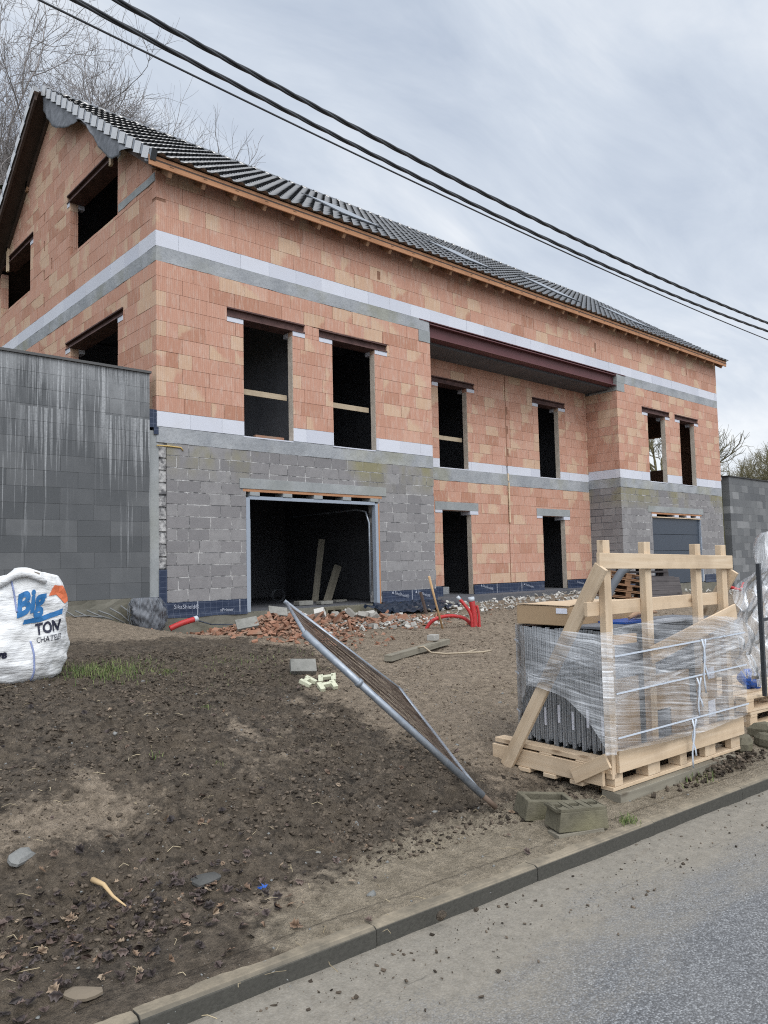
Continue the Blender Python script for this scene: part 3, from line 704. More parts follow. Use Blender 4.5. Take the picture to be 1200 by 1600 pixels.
slabwall(mb, RGABLE, .301, HD-.3, Z0, ZS, [], -.3, 0); slabwall(mb, GABLE, .301, HD, Z0, ZS-.001, [], -.3, .0); slabwall(mb, REAR, .3, HL, Z0, ZS, [], -.3, 0)
mb.build('block_wall', CONC_DARK, house)['label'] = 'plain basement walls'
# toothed end of the block wall at the left corner
mb = MB(); rg = random.Random(3)
z = 1.62
while z < ZB-.03:
    mb.box((.045, .03, z), (.185, .28, z+.17)); z += .2
mb.box((.05, .06, 1.07), (.19, .29, ZB))
mb.build('toothed_block_end', MORTAR, house)
# ring beams -----------------------------------------------------------------
def rough_band(name, m, plane, u0, u1, z0, z1, n0, n1, amp=.008, step=.12, parent=house, label=None, zamp=.012, seed=0):
    """a cast band with an uneven face and uneven lower/upper edge"""
    O, U, N = plane; mb = MB(); nu = max(2, int((u1-u0)/step)); nz = max(2, int((z1-z0)/.06))
    us = np.linspace(u0, u1, nu+1); zs = np.linspace(z0, z1, nz+1)
    G = np.meshgrid(us, zs, indexing='ij')
    d = fbm(G[0]+seed*9.1, G[1]*1.0, 3.1, 4, seed)*amp*2
    zz = G[1]+np.where((G[1] > z0+1e-4) & (G[1] < z1-1e-4), 0, fbm(G[0], G[1], 4.0, 3, seed+5)*zamp)
    zz = np.minimum(zz, z1)
    vs = [O+U*G[0][i, j]+Z*zz[i, j]+N*(n1+d[i, j]) for i in range(nu+1) for j in range(nz+1)]
    fs = [(i*(nz+1)+j, (i+1)*(nz+1)+j, (i+1)*(nz+1)+j+1, i*(nz+1)+j+1) for i in range(nu) for j in range(nz)]
    k = len(vs)
    # bottom, top, ends
    bk = [O+U*us[i]+Z*zz[i, 0]+N*n0 for i in range(nu+1)]; tk = [O+U*us[i]+Z*zz[i, nz]+N*n0 for i in range(nu+1)]
    vs += bk+tk
    for i in range(nu):
        fs.append((i*(nz+1), k+i, k+i+1, (i+1)*(nz+1)))
        fs.append((i*(nz+1)+nz, (i+1)*(nz+1)+nz, k+nu+1+i+1, k+nu+1+i))
        fs.append((k+i, k+nu+1+i, k+nu+2+i, k+i+1))
    fs.append(tuple([j for j in range(nz+1)]+[k+nu+1, k]))
    fs.append(tuple([nu*(nz+1)+j for j in range(nz+1)]+[k+2*nu+1, k+nu]))
    mb.raw(vs, fs)
    o = mb.build(name, m, parent)
    if label: o['label'] = label
    return o
rough_band('ring_beam', CONC_BAND, FACADE, 0.0, BX0, ZB, ZS-.006, -.3, .004, seed=1)
rough_band('ring_beam', CONC_BAND, FACADE, BX1, HL, ZB, ZS-.006, -.3, .004, seed=2)
rough_band('ring_beam', CONC_BAND, BAYBACK, BX0+.03, BX1-.002, ZB-.08, ZS-.04, -.3, .006, seed=3)
rough_band('ring_beam', CONC_BAND, BAYR, .301, BY-.006, ZB, ZS-.006, -.3, .004, seed=4)
rough_band('ring_beam', CONC_BAND, FACADE, 0.0, BX0, YB, ZU, -.3, .003, seed=5)
rough_band('ring_beam', CONC_BAND, FACADE, BX1+.45, HL, YB, ZU, -.3, .003, seed=6)
rough_band('ring_beam', CONC_BAND, GABLE, .301, HD, YB, ZU, -.3, .003, seed=7)
mb = MB(); mb.box((.0, .0, YB), (.3, .301, ZU-.001)); 
# end of the front band seen on the gable corner
rough_band('ring_beam', CONC_BAND, GABLE, .0, .300, YB, ZU-.001, -.2, .004, seed=8)
# concrete pads carrying the big beam
for a, b in ((6.02, BX0-.002), (BX1+.002, 14.38)):
    rough_band('bearing_pad', CONC_SMOOTH, FACADE, a, b, 6.42, YB-.002, -.302, .010, seed=int(a))
rough_band('bearing_pad', CONC_SMOOTH, BAYR, .0, .9, 6.42, YB-.2, -.3, .008, seed=12)
rough_band('bearing_pad', CONC_SMOOTH, FACADE, BX1+.002, 14.40, YB, ZU-.03, -.302, .012, seed=13)
# white aerated courses -------------------------------------------------------
def white(plane, u0, u1, z0, z1, holes=(), seed=0, off=0.0, label=None):
    mb = MB(); O, U, N = plane; rg = random.Random(seed); u = u0-off
    while u < u1:
        a, b = max(u, u0), min(u+.6, u1); u += .6
        if b-a < .03: continue
        for (p, q, c, d) in rect_minus([(a+.0015, b-.0015, z0+.001, z1-.001)], holes):
            mb.poly_prism([(p, c), (q, c), (q, d), (p, d)], O, U, Z, N, (-.15 if plane in (FACADE, BAYBACK) else -.3), rg.uniform(-.003, .003), (rg.random(), rg.random()))
    return mb.build('aerated_course', AERATED, house)
white(FACADE, 0, BX0, ZS, ZW, [W1, W2], 1); white(FACADE, BX1, HL, ZS, ZW, [W5, W6], 2)
white(BAYBACK, BX0+.03, BX1-.002, ZS-.04, 4.1, [W3, W4, (10.16, 10.22, 3.8, 4.2)], 3); white(BAYR, .152, BY-.003, ZS, ZW, [], 4)
white(FACADE, 0, HL, ZU, ZV, [], 5, .2); white(GABLE, .302, HD, ZU, ZV, [], 6, .25); white(GABLE, .302, 1.5, ZS, ZW, [], 7)
for z0, z1 in ((ZU, ZV), (ZS, ZW)):
    mb = MB(); mb.box((-.006, .003, z0+.001), (.02, .30, z1-.001)); mb.build('aerated_course', AERATED, house)
mb = MB()
rough_band('parging', CONC_SMOOTH, GABLE, .02, 1.50, 8.02, 8.16, -.05, .012, seed=31, zamp=.015)
# lintels ---------------------------------------------------------------------
def steel_lintel(plane, u0, u1, z0, z1, d0=-.30, proud=.02):
    """rolled steel section: web with two flanges, open side out"""
    O, U, N = plane; mb = MB(); h = z1-z0
    def pr(a, b, n0, n1): mb.poly_prism([(u0, a), (u1, a), (u1, b), (u0, b)], O, U, Z, N, n0, n1, (random.random(), 0))
    pr(z0, z0+.025, d0, proud); pr(z1-.025, z1, d0, proud); pr(z0+.025, z1-.025, d0, proud-.06)
    o = mb.build('lintel', RUST, house)
    op = [h for h in ([W1, W2, W5, W6] if plane is FACADE else [W3, W4] if plane is BAYBACK else GL+GU) if abs(h[3]-z0) < .02 and h[0] < u1 and h[1] > u0][0]
    for a, b in ((u0, op[0]-.003), (op[1]+.003, u1)):
        if b-a < .03: continue
        mb = MB(); mb.poly_prism([(a, z0-.085), (b, z0-.085), (b, z0-.002), (a, z0-.002)], O, U, Z, N, d0, .008, (random.random(), 0)); mb.build('bearing_pad', AERATED, house)
    return o
for pl, a, b, z0, z1 in LINT:
    steel_lintel(pl, a, b, z0, z1)
for pl, a, b, z0, z1, m in ((BAYBACK, 7.45, 8.99, 2.875, 3.07, CONC_SMOOTH), (BAYBACK, 11.38, 12.92, 2.835, 3.03, CONC_SMOOTH), (FACADE, 1.53, 4.97, 2.985, 3.165, CONC_SMOOTH), (FACADE, 15.4, 18.9, 2.985, 3.165, CONC_SMOOTH)):
    O, U, N = pl; mb = MB(); mb.poly_prism([(a, z0), (b, z0), (b, z1), (a, z1)], O, U, Z, N, -.302, .016); mb.build('lintel', m, house, bevel=.004)['label'] = 'pale concrete lintel'
    if pl is BAYBACK:
        mb = MB(); mb.poly_prism([(b-.31, z0-.09), (b-.01, z0-.09), (b-.01, z0-.003), (b-.31, z0-.003)], O, U, Z, N, -.3, .012); mb.poly_prism([(a, z0-.07), (a+.24, z0-.07), (a+.24, z0-.003), (a, z0-.003)], O, U, Z, N, -.3, .012); mb.build('bearing_pad', AERATED, house)
# big steel beam over the bay -------------------------------------------------
mb = MB()
mb.box((BX0-.0, .0-.012, 6.555), (BX1+.0, .25, 6.58)); mb.box((BX0, -.012, 6.845), (BX1, .25, 6.868)); mb.box((BX0, .10, 6.58), (BX1, .125, 6.845))
mb.box((6.05, -.02, 6.897), (14.45, .2, 6.915))
beam = mb.build('steel_beam', PRIMER, house); beam['label'] = 'long dark red steel beam over the recessed bay'
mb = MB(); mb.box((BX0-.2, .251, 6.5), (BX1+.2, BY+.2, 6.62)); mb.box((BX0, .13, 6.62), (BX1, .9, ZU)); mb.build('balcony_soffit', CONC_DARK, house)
# guard planks and loose trim ---------------------------------------------------
for pl, a, b, z in ((FACADE, 1.60, 2.70, 4.76), (FACADE, 3.60, 4.73, 4.77), (BAYBACK, 7.62, 8.70, 4.66)):
    O, U, N = pl; mb = MB(); mb.bar(O+U*a+Z*z-N*.22, O+U*b+Z*z-N*.22, .03, .10); mb.build('guard_plank', PLANK_MID, house)
mb = MB(); mb.box((10.19, BY-.03, 2.62), (10.235, BY-.006, 3.66)); mb.box((10.18, BY-.025, 3.70), (10.225, BY-.003, 3.9)); mb.build('timber_lath', PINE, house)
for a, b in ((1.62, 2.68), (3.62, 4.71), (15.6, 16.64), (17.58, 18.53)):
    mb = MB(); mb.box((a, -.014, ZS-.03), (b, .28, ZS-.008)); mb.build('sill_bed', AERATED, house)
mb = MB(); mb.box((2.0, .2, 3.95), (2.62, .27, 4.0)); mb.build('loose_brick_piece', BRICK_BIT, house)
# membrane with printing --------------------------------------------------------
tri = [(0, 0), (.07, 0), (.035, .065)]
def membrane(plane, u0, u1, z0, z1, prints=(), n=.012, seams=()):
    O, U, N = plane; mb = MB(); nu = max(2, int((u1-u0)/.1)); vs = []; fs = []
    for i in range(nu+1):
        u = u0+(u1-u0)*i/nu
        for j in range(4):
            z = z0+(z1-z0)*j/3
            vs.append(O+U*u+Z*(z+(.008*math.sin(u*7.3) if j in (0,) else 0))+N*(n+.004*math.sin(u*9+j)+(.012 if j == 0 else 0)))
    for i in range(nu):
        for j in range(3): fs.append((i*4+j, (i+1)*4+j, (i+1)*4+j+1, i*4+j+1))
    mb.raw(vs, fs)
    o = mb.build('damp_proof_membrane', MEMB, house, recalc=False, solid=.003)
    for (u, z, body, size, rot, logo) in prints:
        v, f = text_mb(body, size, .0)
        c, s = math.cos(R(rot)), math.sin(R(rot)); off = .075*size/.1 if logo else 0
        if logo:
            k = len(v); v = v+[(a*size/.1-off*1.2, b*size/.1, 0) for a, b in tri]; f = f+[(k, k+1, k+2)]
        mb = MB(); mb.raw([O+U*(u+a*c-b*s)+Z*(z+a*s+b*c)+N*(n+.013) for a, b, _ in v], f); mb.build('lettering', PRINT, o, recalc=False)
    if seams:
        for u in seams:
            mb = MB(); mb.poly_prism([(u, z0+.01), (u+.012, z0+.01), (u+.012, z1), (u, z1)], O, U, Z, N, n-.002, n+.010); mb.build('seam', SEAM, o)
    return o
membrane(FACADE, .045, 1.655, .815, 1.068, [(.28, .97, 'SikaShield®', .095, -3, False), (1.12, .875, '»Primer', .08, 0, False)], seams=(.70, 1.5))
mb = MB(); mb.box((.042, -.004, 1.068), (.178, .05, 1.60)); mb.build('damp_proof_membrane', MEMB, house)
mb = MB(); mb.box((-.16, -.012, ZS-.03), (.002, .2, ZW+.01)); mb.box((-.05, -.016, ZS-.14), (.03, -.004, ZS-.02)); mb.build('damp_proof_membrane', MEMB, house)['label'] = 'navy membrane flap at the corner'
membrane(FACADE, 4.80, BX0+.01, .83, 1.068, [(5.12, 1.0, 'SikaShield®', .088, -13, True), (5.78, .99, 'SikaShield®', .08, -15, True)], seams=(5.62,))
membrane(BAYBACK, 8.75, 11.6, .77, 1.06, [(9.05, 1.0, 'SikaShield®', .085, -14, True), (10.75, .98, 'SikaShield®', .075, -14, True)], seams=(9.6, 10.6))
membrane(BAYBACK, 12.68, BX1-.004, .79, 1.06, [(13.1, .98, 'SikaShield®', .075, -12, False)])
membrane(FACADE, BX1, 15.55, .80, 1.06, []); membrane(BAYR, .0, BY, .80, 1.06, []); membrane(FACADE, 18.8, HL, .8, 1.06, [])
membrane(BAYBACK, 6.9, 7.64, .79, 1.06, [])
# yellow foam line at the corner
mb = MB(); mb.tube([(-.0, -.012, 3.60), (.2, -.015, 3.605), (.42, -.014, 3.60), (.46, -.012, 3.555)], .012, 6); mb.build('foam_bead', mat('yellow_foam', color=(0.5, 0.36, 0.14), rough=.8), house)
# plinth, floors, interior --------------------------------------------------------
rough_band('plinth', CONC_WET, FACADE, .02, BX0+.02, .25, Z0-.008, -.28, .015, amp=.012, seed=41)
rough_band('plinth', CONC_WET, FACADE, BX1-.02, HL, .25, Z0-.008, -.28, .015, amp=.012, seed=42)
rough_band('plinth', CONC_WET, BAYBACK, BX0-.2, BX1+.2, .25, .765, -.28, .02, seed=43)
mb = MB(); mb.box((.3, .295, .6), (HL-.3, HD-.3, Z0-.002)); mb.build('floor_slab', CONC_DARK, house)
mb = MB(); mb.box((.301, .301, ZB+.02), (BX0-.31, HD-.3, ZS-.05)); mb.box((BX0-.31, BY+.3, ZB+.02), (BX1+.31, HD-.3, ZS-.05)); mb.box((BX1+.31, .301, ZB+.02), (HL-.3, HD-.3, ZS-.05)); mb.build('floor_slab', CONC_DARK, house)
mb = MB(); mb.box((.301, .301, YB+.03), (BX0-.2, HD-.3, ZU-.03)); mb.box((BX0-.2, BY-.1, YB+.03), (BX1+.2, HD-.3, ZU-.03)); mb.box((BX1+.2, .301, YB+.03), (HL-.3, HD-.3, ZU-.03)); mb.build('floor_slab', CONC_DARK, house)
def part_wall(lo, hi):  # unseen partitions, added to keep light out of the rooms
    mb = MB(); mb.box(lo, hi); mb.build('light_stop_partition', CONC_DARK, house)
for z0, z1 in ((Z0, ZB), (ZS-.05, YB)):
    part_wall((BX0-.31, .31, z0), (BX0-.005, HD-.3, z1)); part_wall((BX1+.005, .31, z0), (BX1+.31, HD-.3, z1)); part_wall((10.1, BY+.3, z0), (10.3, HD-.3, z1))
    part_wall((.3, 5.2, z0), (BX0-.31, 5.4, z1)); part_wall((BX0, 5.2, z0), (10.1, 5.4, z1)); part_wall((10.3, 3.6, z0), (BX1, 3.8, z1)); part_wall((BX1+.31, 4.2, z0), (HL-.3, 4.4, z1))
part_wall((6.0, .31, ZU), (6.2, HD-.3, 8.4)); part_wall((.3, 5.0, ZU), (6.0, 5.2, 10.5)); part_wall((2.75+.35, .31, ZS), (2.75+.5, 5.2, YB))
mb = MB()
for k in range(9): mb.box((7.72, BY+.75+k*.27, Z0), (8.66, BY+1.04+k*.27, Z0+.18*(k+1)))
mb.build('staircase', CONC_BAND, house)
# garages -----------------------------------------------------------------------
gz = 2.83
mb = MB(); mb.box((1.60, -.004, gz+.105), (4.85, .06, 2.982)); mb.build('timber_batten', FASCIA, house)
for i in range(5):
    a = 1.74+i*.70; mb = MB(); mb.box((a, -.010, gz+.035), (a+.20, .25, gz+.103)); mb.build('spacer_block', CONC_SMOOTH, house, bevel=.004)
mb = MB(); mb.box((1.66, -.006, Z0), (1.735, .10, gz)); mb.box((4.665, -.006, Z0), (4.735, .10, gz)); mb.box((1.735, .004, gz-.03), (4.665, .08, gz+.03))
mb.build('garage_frame', FRAME_GREY, house)
mb = MB(); mb.box((4.737, -.005, Z0), (4.775, .1, gz)); mb.build('timber_batten', FASCIA, house)
mb = MB(); mb.tube([(4.6, .12, 1.0), (4.6, .12, 2.45), (4.6, .22, 2.68), (4.6, .5, 2.74), (4.6, 2.8, 2.74)], .02, 6); mb.tube([(1.8, .12, 1.0), (1.8, .12, 2.45), (1.8, .22, 2.68), (1.8, .5, 2.74), (1.8, 2.8, 2.74)], .02, 6); mb.build('door_track', GALV, house)
mb = MB(); mb.box((15.6, -.004, gz+.105), (18.78, .06, 2.982)); mb.build('timber_batten', FASCIA, house)
for a in (15.62, 16.98, 17.75, 18.4): mb = MB(); mb.box((a, -.010, gz+.03), (a+.26, .25, gz+.103)); mb.build('spacer_block', AERATED, house)
mb = MB(); mb.box((15.64, -.002, gz-.0), (18.70, .05, gz+.03)); mb.build('timber_batten', PINE, house)
mb = MB()
for k in range(4):
    z0 = Z0+k*.5; mb.box((15.66, .06, z0+.006), (18.68, .10, z0+.494))
gd = mb.build('garage_door', DOOR_BLUE, house, bevel=.004); gd['label'] = 'closed anthracite sectional garage door'
mb = MB(); mb.box((15.63, .101, Z0), (18.70, .13, gz)); mb.build('door_backing', DOOR_BLUE, gd)
mb = MB(); mb.box((18.685, .0, Z0), (18.74, .1, gz)); mb.build('garage_frame', FRAME_GREY, house)
# roof --------------------------------------------------------------------------
TW, GAUGE = .245, .385
sl = math.sqrt(1+RS*RS); CA, SA = 1/sl, RS/sl
rows = int(round(5.26*sl/GAUGE)); GAUGE = 5.26*sl/rows
def tile_slope(front):
    mb = MB(); x0, x1 = (-.24, HL+.18) ; n = int((x1-x0)/TW)
    prof = [(0.0, .0), (.12, .002), (.30, .008), (.45, .022), (.58, .038), (.70, .045), (.82, .038), (.92, .018), (.985, .004)]
    xs = []
    for i in range(n+1):
        for u, h in prof:
            x = x0+(i+u)*TW
            if x <= x1: xs.append((x, h))
    def pt(x, s, h):
        y = -.36+s*CA - h*SA; z = 8.22+s*SA + h*CA
        return (x, y if front else HD-y, z)
    for r in range(rows):
        s0, s1 = r*GAUGE, (r+1)*GAUGE+.03; rg = random.Random(r*7+front)
        vs = []; m = len(xs); lift = [rg.uniform(0, .006) for _ in range(n+2)]
        for k, (x, h) in enumerate(xs):
            l = lift[k//len(prof)]
            vs += [pt(x, s0+.07, -.03), pt(x, s0+.06, -.004), pt(x, s0+.004, h+.028), pt(x, s0, h+.040+l), pt(x, s1, h*.9-.002)]
        i0 = len(mb.v); mb.v += vs
        for k in range(m-1):
            q = (random.Random(r*1000+k//len(prof)+front*77).random(), 0)
            a = i0+k*5
            for j in range(4):
                mb.f.append((a+j, a+5+j, a+6+j, a+1+j)); mb.rn.append(q); mb.uv.append([(0, 0)]*4); mb.sm.append(j == 3)
    return mb.build('roof_tiles', TILE, house, recalc=False)
rt = tile_slope(1); tile_slope(0)
mb = MB(); mbk = MB()
for r in range(rows):
    s0 = r*GAUGE
    for frontside in (1, 0):
        y = -.36+(s0+GAUGE*.47)*CA; z = 8.22+(s0+GAUGE*.47)*SA
        ctr = Vector((-.255, y, z)) if frontside else Vector((-.415, HD-y, z))
        ux = Vector((0, CA, SA)) if frontside else Vector((0, -CA, SA))
        tilt = Vector((0, -SA*.13, CA*.13)) if frontside else Vector((0, SA*.13, CA*.13))
        u2 = (ux-tilt*.9).normalized()
        mb.obox(ctr+u2*.028-Vector((.014, 0, .004)), u2, X, (GAUGE*.70, .006, .185))
        mbk.obox(ctr-Vector((-.04, 0, .012)), u2, X, (GAUGE*1.0, .10, .165))
mbk.build('verge_tile_bodies', TILE, house)
vt = mb.build('verge_tiles', VERGE_SKY, house, bevel=.005)  # thin plates coloured as sky reflection over the dark tile bodies
mb = MB()
for k in range(52):
    x = -.25+k*.4; pts = [(x-.02, 4.9, 8.22+RS*5.26+.025), (x+.4, 4.9, 8.22+RS*5.26+.01)]
    mb.tube(pts, .075, 10)
mb.build('ridge_tiles', TILE, house)
def slab_roof(y0, y1, t0, t1, x0, x1, front=True):
    mb = MB()
    def q(y, t): return (y if front else HD-y, 8.22+RS*(y+.36)-t)
    a, b, c, d = q(y0, t0), q(y1, t0), q(y1, t1), q(y0, t1)
    vs = [(x, *p) for x in (x0, x1) for p in (a, b, c, d)]
    mb.raw(vs, [(0, 1, 2, 3), (7, 6, 5, 4), (0, 4, 5, 1), (1, 5, 6, 2), (2, 6, 7, 3), (3, 7, 4, 0)])
    return mb
slab_roof(-.33, 4.9, .055, .085, -.22, HL+.15).build('roof_deck', SOFFIT, house)
slab_roof(-.33, 4.9, .055, .085, -.40, HL+.15, False).build('roof_deck', SOFFIT, house)
slab_roof(-.3, 4.88, .085, .25, -.40, -.35, False).build('barge_board', SOFFIT, house)
slab_roof(-.3, 4.88, .085, .27, -.05, -.004, False).build('barge_board', SOFFIT, house)
slab_roof(-.28, 4.88, .086, .22, -.20, -.15).build('barge_board', SOFFIT, house)
mb = MB(); mb.bar((-.27, -.315, 8.155), (HL+.12, -.315, 8.155), .028, .165); mb.build('fascia_board', FASCIA, house)
for k in range(34):
    x = .12+k*.61
    if x > HL-.05: break
    p0 = Vector((x, -.29, 8.22+RS*.07-.20)); p1 = Vector((x, 1.6, 8.22+RS*1.96-.20))
    mb = MB(); mb.bar(p0, p1, .065, .17); mb.build('rafter_end', RAFTER, house)
for y, z in ((.02, 8.33), (1.78, 9.50), (4.55, 11.52), (6.6, 10.5), (8.02, 9.42)):
    mb = MB(); mb.box((-.05, y-.05, z-(.5 if y in (1.78, 8.02) else .12)), (-.004, y+.045, z+.12)); mb.build('purlin_end', PINE if y in (1.78, 8.02, 4.55) else RAFTER, house)
# felt hanging under the left verge
fl = [(4.93, 11.863, 11.4), (4.72, 11.716, 11.13), (4.4, 11.492, 10.86), (3.87, 11.121, 10.62), (3.4, 10.792, 10.42), (3.19, 10.645, 10.33), (2.98, 10.498, 10.28), (2.76, 10.344, 10.19), (2.4, 10.092, 9.9), (2.05, 9.847, 9.62), (1.58, 9.518, 9.18), (1.13, 9.203, 8.77), (0.98, 9.098, 8.76), (0.84, 9.0, 8.74), (0.54, 8.79, 8.65), (0.22, 8.566, 8.49), (-0.1, 8.342, 8.3), (-0.33, 8.181, 8.14)]
mb = MB(); vs = []; fs = []; NJ = 8; NI = 76
ys = np.linspace(4.93, -.33, NI+1); fa = np.array(fl)[::-1]
for i, yy in enumerate(ys):
    zt = np.interp(yy, fa[:, 0], fa[:, 1])-.04; zl = np.interp(yy, fa[:, 0], fa[:, 2])
    for j in range(NJ+1):
        t = j/NJ; wv = (.026*math.sin(yy*4.1+1.3*t)+.014*math.sin(yy*12.7+2*t)+.008*math.sin(yy*29))*t
        crease = -.06*math.exp(-((yy-2.85)/.05)**2)*t+.05*math.exp(-((yy-1.0)/.06)**2)*t
        vs.append((-.235-.03*t+wv+crease, yy-.12*t*math.sin(yy*3), zt+(zl-zt)*t))
for i in range(NI):
    for j in range(NJ): fs.append((i*(NJ+1)+j, (i+1)*(NJ+1)+j, (i+1)*(NJ+1)+j+1, i*(NJ+1)+j+1))
mb.raw(vs, fs, smooth=True); mb.build('roofing_felt', FELT, house, recalc=False, solid=.004)['label'] = 'torn grey felt hanging under the verge'
# flush roof windows
for xa in (4.6, 8.5, 12.4, 16.6):
    fr = None
    for lo, hi, h0, h1, nm, m in ((0, 1.55, -.02, .085, 'roof_window', STEEL_DARK), (.08, 1.47, .085, .095, 'pane', GLASS)):
        mb = MB(); vs = []
        for x in (xa+lo, xa+hi*.76):
            for s, h in ((1.45+lo, h0), (1.45+hi*1.15, h0), (1.45+hi*1.15, h1), (1.45+lo, h1)):
                vs.append((x, -.36+s*CA-h*SA, 8.22+s*SA+h*CA))
        mb.raw(vs, [(0, 1, 2, 3), (7, 6, 5, 4), (0, 4, 5, 1), (1, 5, 6, 2), (2, 6, 7, 3), (3, 7, 4, 0)])
        o = mb.build(nm, m, fr or house); fr = fr or o
# retaining walls ----------------------------------------------------------------
rw = thing('retaining_wall', 'dark grey block retaining wall streaked with white lime runs, left of the house', 'wall', (-7, .1, .7))
RWP = (Vector((0, -.03, 0)), X, -Y)
mb = MB(); blocks(mb, RWP, -14, -.13, 1.17, 4.745, .2375, .5, seed=50, gap=.003, vgap=.003, jit=.002, depth=.25); a_ = mb.build('block_face', RETAIN, rw)
mb = MB(); slabwall(mb, RWP, -14, -.14, 1.17, 4.745, n0=-.25, n1=-.004); mb.build('mortar', mat('dark_mortar', color=(.055, .058, .06), rough=.95), a_)
mb = MB(); mb.box((-14, -.065, 4.747), (-.11, .26, 4.785)); mb.build('coping', mat('coping_slate', color=(.085, .085, .085), rough=.6), rw)
rough_band('footing', CONC_WET, RWP, -14, -.02, .4, 1.168, -.3, .05, amp=.02, parent=rw, seed=61)
mb = MB(); mb.box((-.132, .012, 1.168), (.042, .2, ZB+.18)); mb.build('render_strip', CONC_SMOOTH, rw)
rw2 = thing('retaining_wall', 'tall weathered grey block retaining wall right of the house', 'wall', (26, .0, .4))
RWQ = (Vector((0, 0, 0)), X, -Y)
mb = MB(); blocks(mb, RWQ, 20.95, 34, .3, 4.37, .25, .5, seed=55, gap=.004, jit=.003, depth=.25); blocks(mb, (Vector((20.95, 0, 0)), Y, -X), .26, 2.5, .3, 3.6, .25, .5, seed=56, gap=.004, depth=.2); a_ = mb.build('block_face', RETAIN_R, rw2)
mb = MB(); slabwall(mb, RWQ, 20.96, 34, .2, 4.37, n0=-.25, n1=-.005); mb.build('mortar', MORTAR, a_)
mb = MB(); mb.box((20.9, -.04, 4.372), (34, .29, 4.405)); mb.build('coping', mat('coping_dark', color=(.03, .03, .03), rough=.6), rw2)

# ------------------------------------------------------------------ ground, kerb, road
SCARS = [((-3.95, -7.0), (-3.72, -7.75), .07), ((-3.3, -6.2), (-3.2, -6.9), .05)]
def soil_masks(x, y):
    s = (y-kerb_back(x))/(-kerb_back(x))
    n = fbm(x, y, .9, 4, 3)
    # the trodden brown mud right of the fallen fence, the yard strip by the wall, the path of the kerb
    t = sstep(-.35, .35, (x-(-1.75-.42*(y+8.5)*-1*.35)) - (-.0) + n*.5)
    edge = -1.75+(y+8.5)*.36            # line the fence lies along
    t = sstep(-.75, .85, x-edge+n*1.3+fbm(x, y, 4, 3, 8)*.5)
    up = sstep(-3.4, -2.0, y+n*.8)*sstep(2.2, -.2, x)
    up2 = sstep(-3.0, -2.2, y+n*.9)*sstep(.0, .6, x)
    t = np.maximum(t, np.maximum(up*.95, up2))
    for (cx, cy, rx, ry) in ((-4.1, -7.35, .75, .33), (-3.75, -7.15, .12, .5), (-2.55, -6.75, .1, .35), (-5.2, -5.9, .6, .35), (-3.55, -8.55, .5, .2)):
        d = ((x-cx)/rx)**2+((y-cy)/ry)**2
        t = np.maximum(t, .72*np.exp(-d*.9)+n*.15*np.exp(-d*.5))
    t = np.maximum(t, .36*sstep(.10, .5, fbm(x, y, 1.7, 5, 57))+.30*sstep(.1, .6, fbm(x*.6+y*.5, y*2.2, 2.2, 4, 58)))
    sand = sstep(.085, .012, s+n*.035)*.95*(.18+.82*sstep(-3.95, -2.9, x+n*.6))
    t = t*(1-.75*sstep(-3.2, -4.0, x)*sstep(.10, .04, s))
    leafy = sstep(-3.2, -4.0, x)*sstep(.22, .1, s)
    return np.clip(t, 0, 1), leafy, sand
def ground_z(x, y, rough=True):
    z = smooth_ground(x, y)
    s = (y-kerb_back(x))/(-kerb_back(x))
    t, lf, sand = soil_masks(x, y)
    damp = sstep(.0, .07, s)
    a = (1-.55*t)*(.25+.75*damp)
    z = z+fbm(x, y, .8, 3, 11)*.045*damp
    z = z+.10*np.exp(-((x-3.75)**2/.25+(y+3.7)**2/.12))
    if rough:
        r1 = fbm(x, y, 3.2, 4, 21)
        r2 = 1-np.abs(fbm(x, y, 7.5, 3, 31))*2
        b1 = np.abs(fbm(x, y, 17, 3, 41)); b2 = np.abs(fbm(x, y, 36, 2, 43))
        z = z+r1*.035*a+(r2-.6)*.022*a*(1-.4*t)+(b1-.25)*.036*a+(b2-.25)*.020*a
        for (p, q, w_) in SCARS:
            d = np.array(q)-np.array(p); L = np.hypot(*d); d = d/L
            al = (x-p[0])*d[0]+(y-p[1])*d[1]; ac = np.abs((x-p[0])*-d[1]+(y-p[1])*d[0])
            z = z-.03*np.exp(-(ac/w_)**2)*sstep(0, .15, al)*sstep(L, L-.15, al)
    z = np.where(s < 0, .0925+.006*fbm(x, y, 6, 3, 61)+.004*fbm(x, y, 25, 2, 62)-.022*sstep(-.0095, -.0142, s+.003*fbm(x, y, 3, 3, 63)), z)
    return z
def gz(x, y, rough=True): return float(ground_z(np.array([float(x)]), np.array([float(y)]), rough)[0])
def grid_mesh(name, m, X2, Y2, Z2, attr=None, kind='structure'):
    nx, ny = X2.shape
    me = bpy.data.meshes.new(name)
    idx = np.arange(nx*ny).reshape(nx, ny)
    q = np.stack([idx[:-1, :-1], idx[1:, :-1], idx[1:, 1:], idx[:-1, 1:]], -1).reshape(-1, 4)
    me.vertices.add(nx*ny); me.vertices.foreach_set('co', np.stack([X2, Y2, Z2], -1).reshape(-1).astype(np.float32))
    me.loops.add(q.size); me.loops.foreach_set('vertex_index', q.reshape(-1).astype(np.int32))
    me.polygons.add(len(q)); me.polygons.foreach_set('loop_start', np.arange(0, q.size, 4, dtype=np.int32))
    me.polygons.foreach_set('use_smooth', np.ones(len(q), bool))
    me.update(); me.validate()
    if attr is not None:
        at = me.attributes.new('soil', 'FLOAT_VECTOR', 'POINT'); at.data.foreach_set('vector', attr.reshape(-1).astype(np.float32))
    me.materials.append(m)
    o = bpy.data.objects.new(name, me); COL.objects.link(o); o['kind'] = kind
    return o
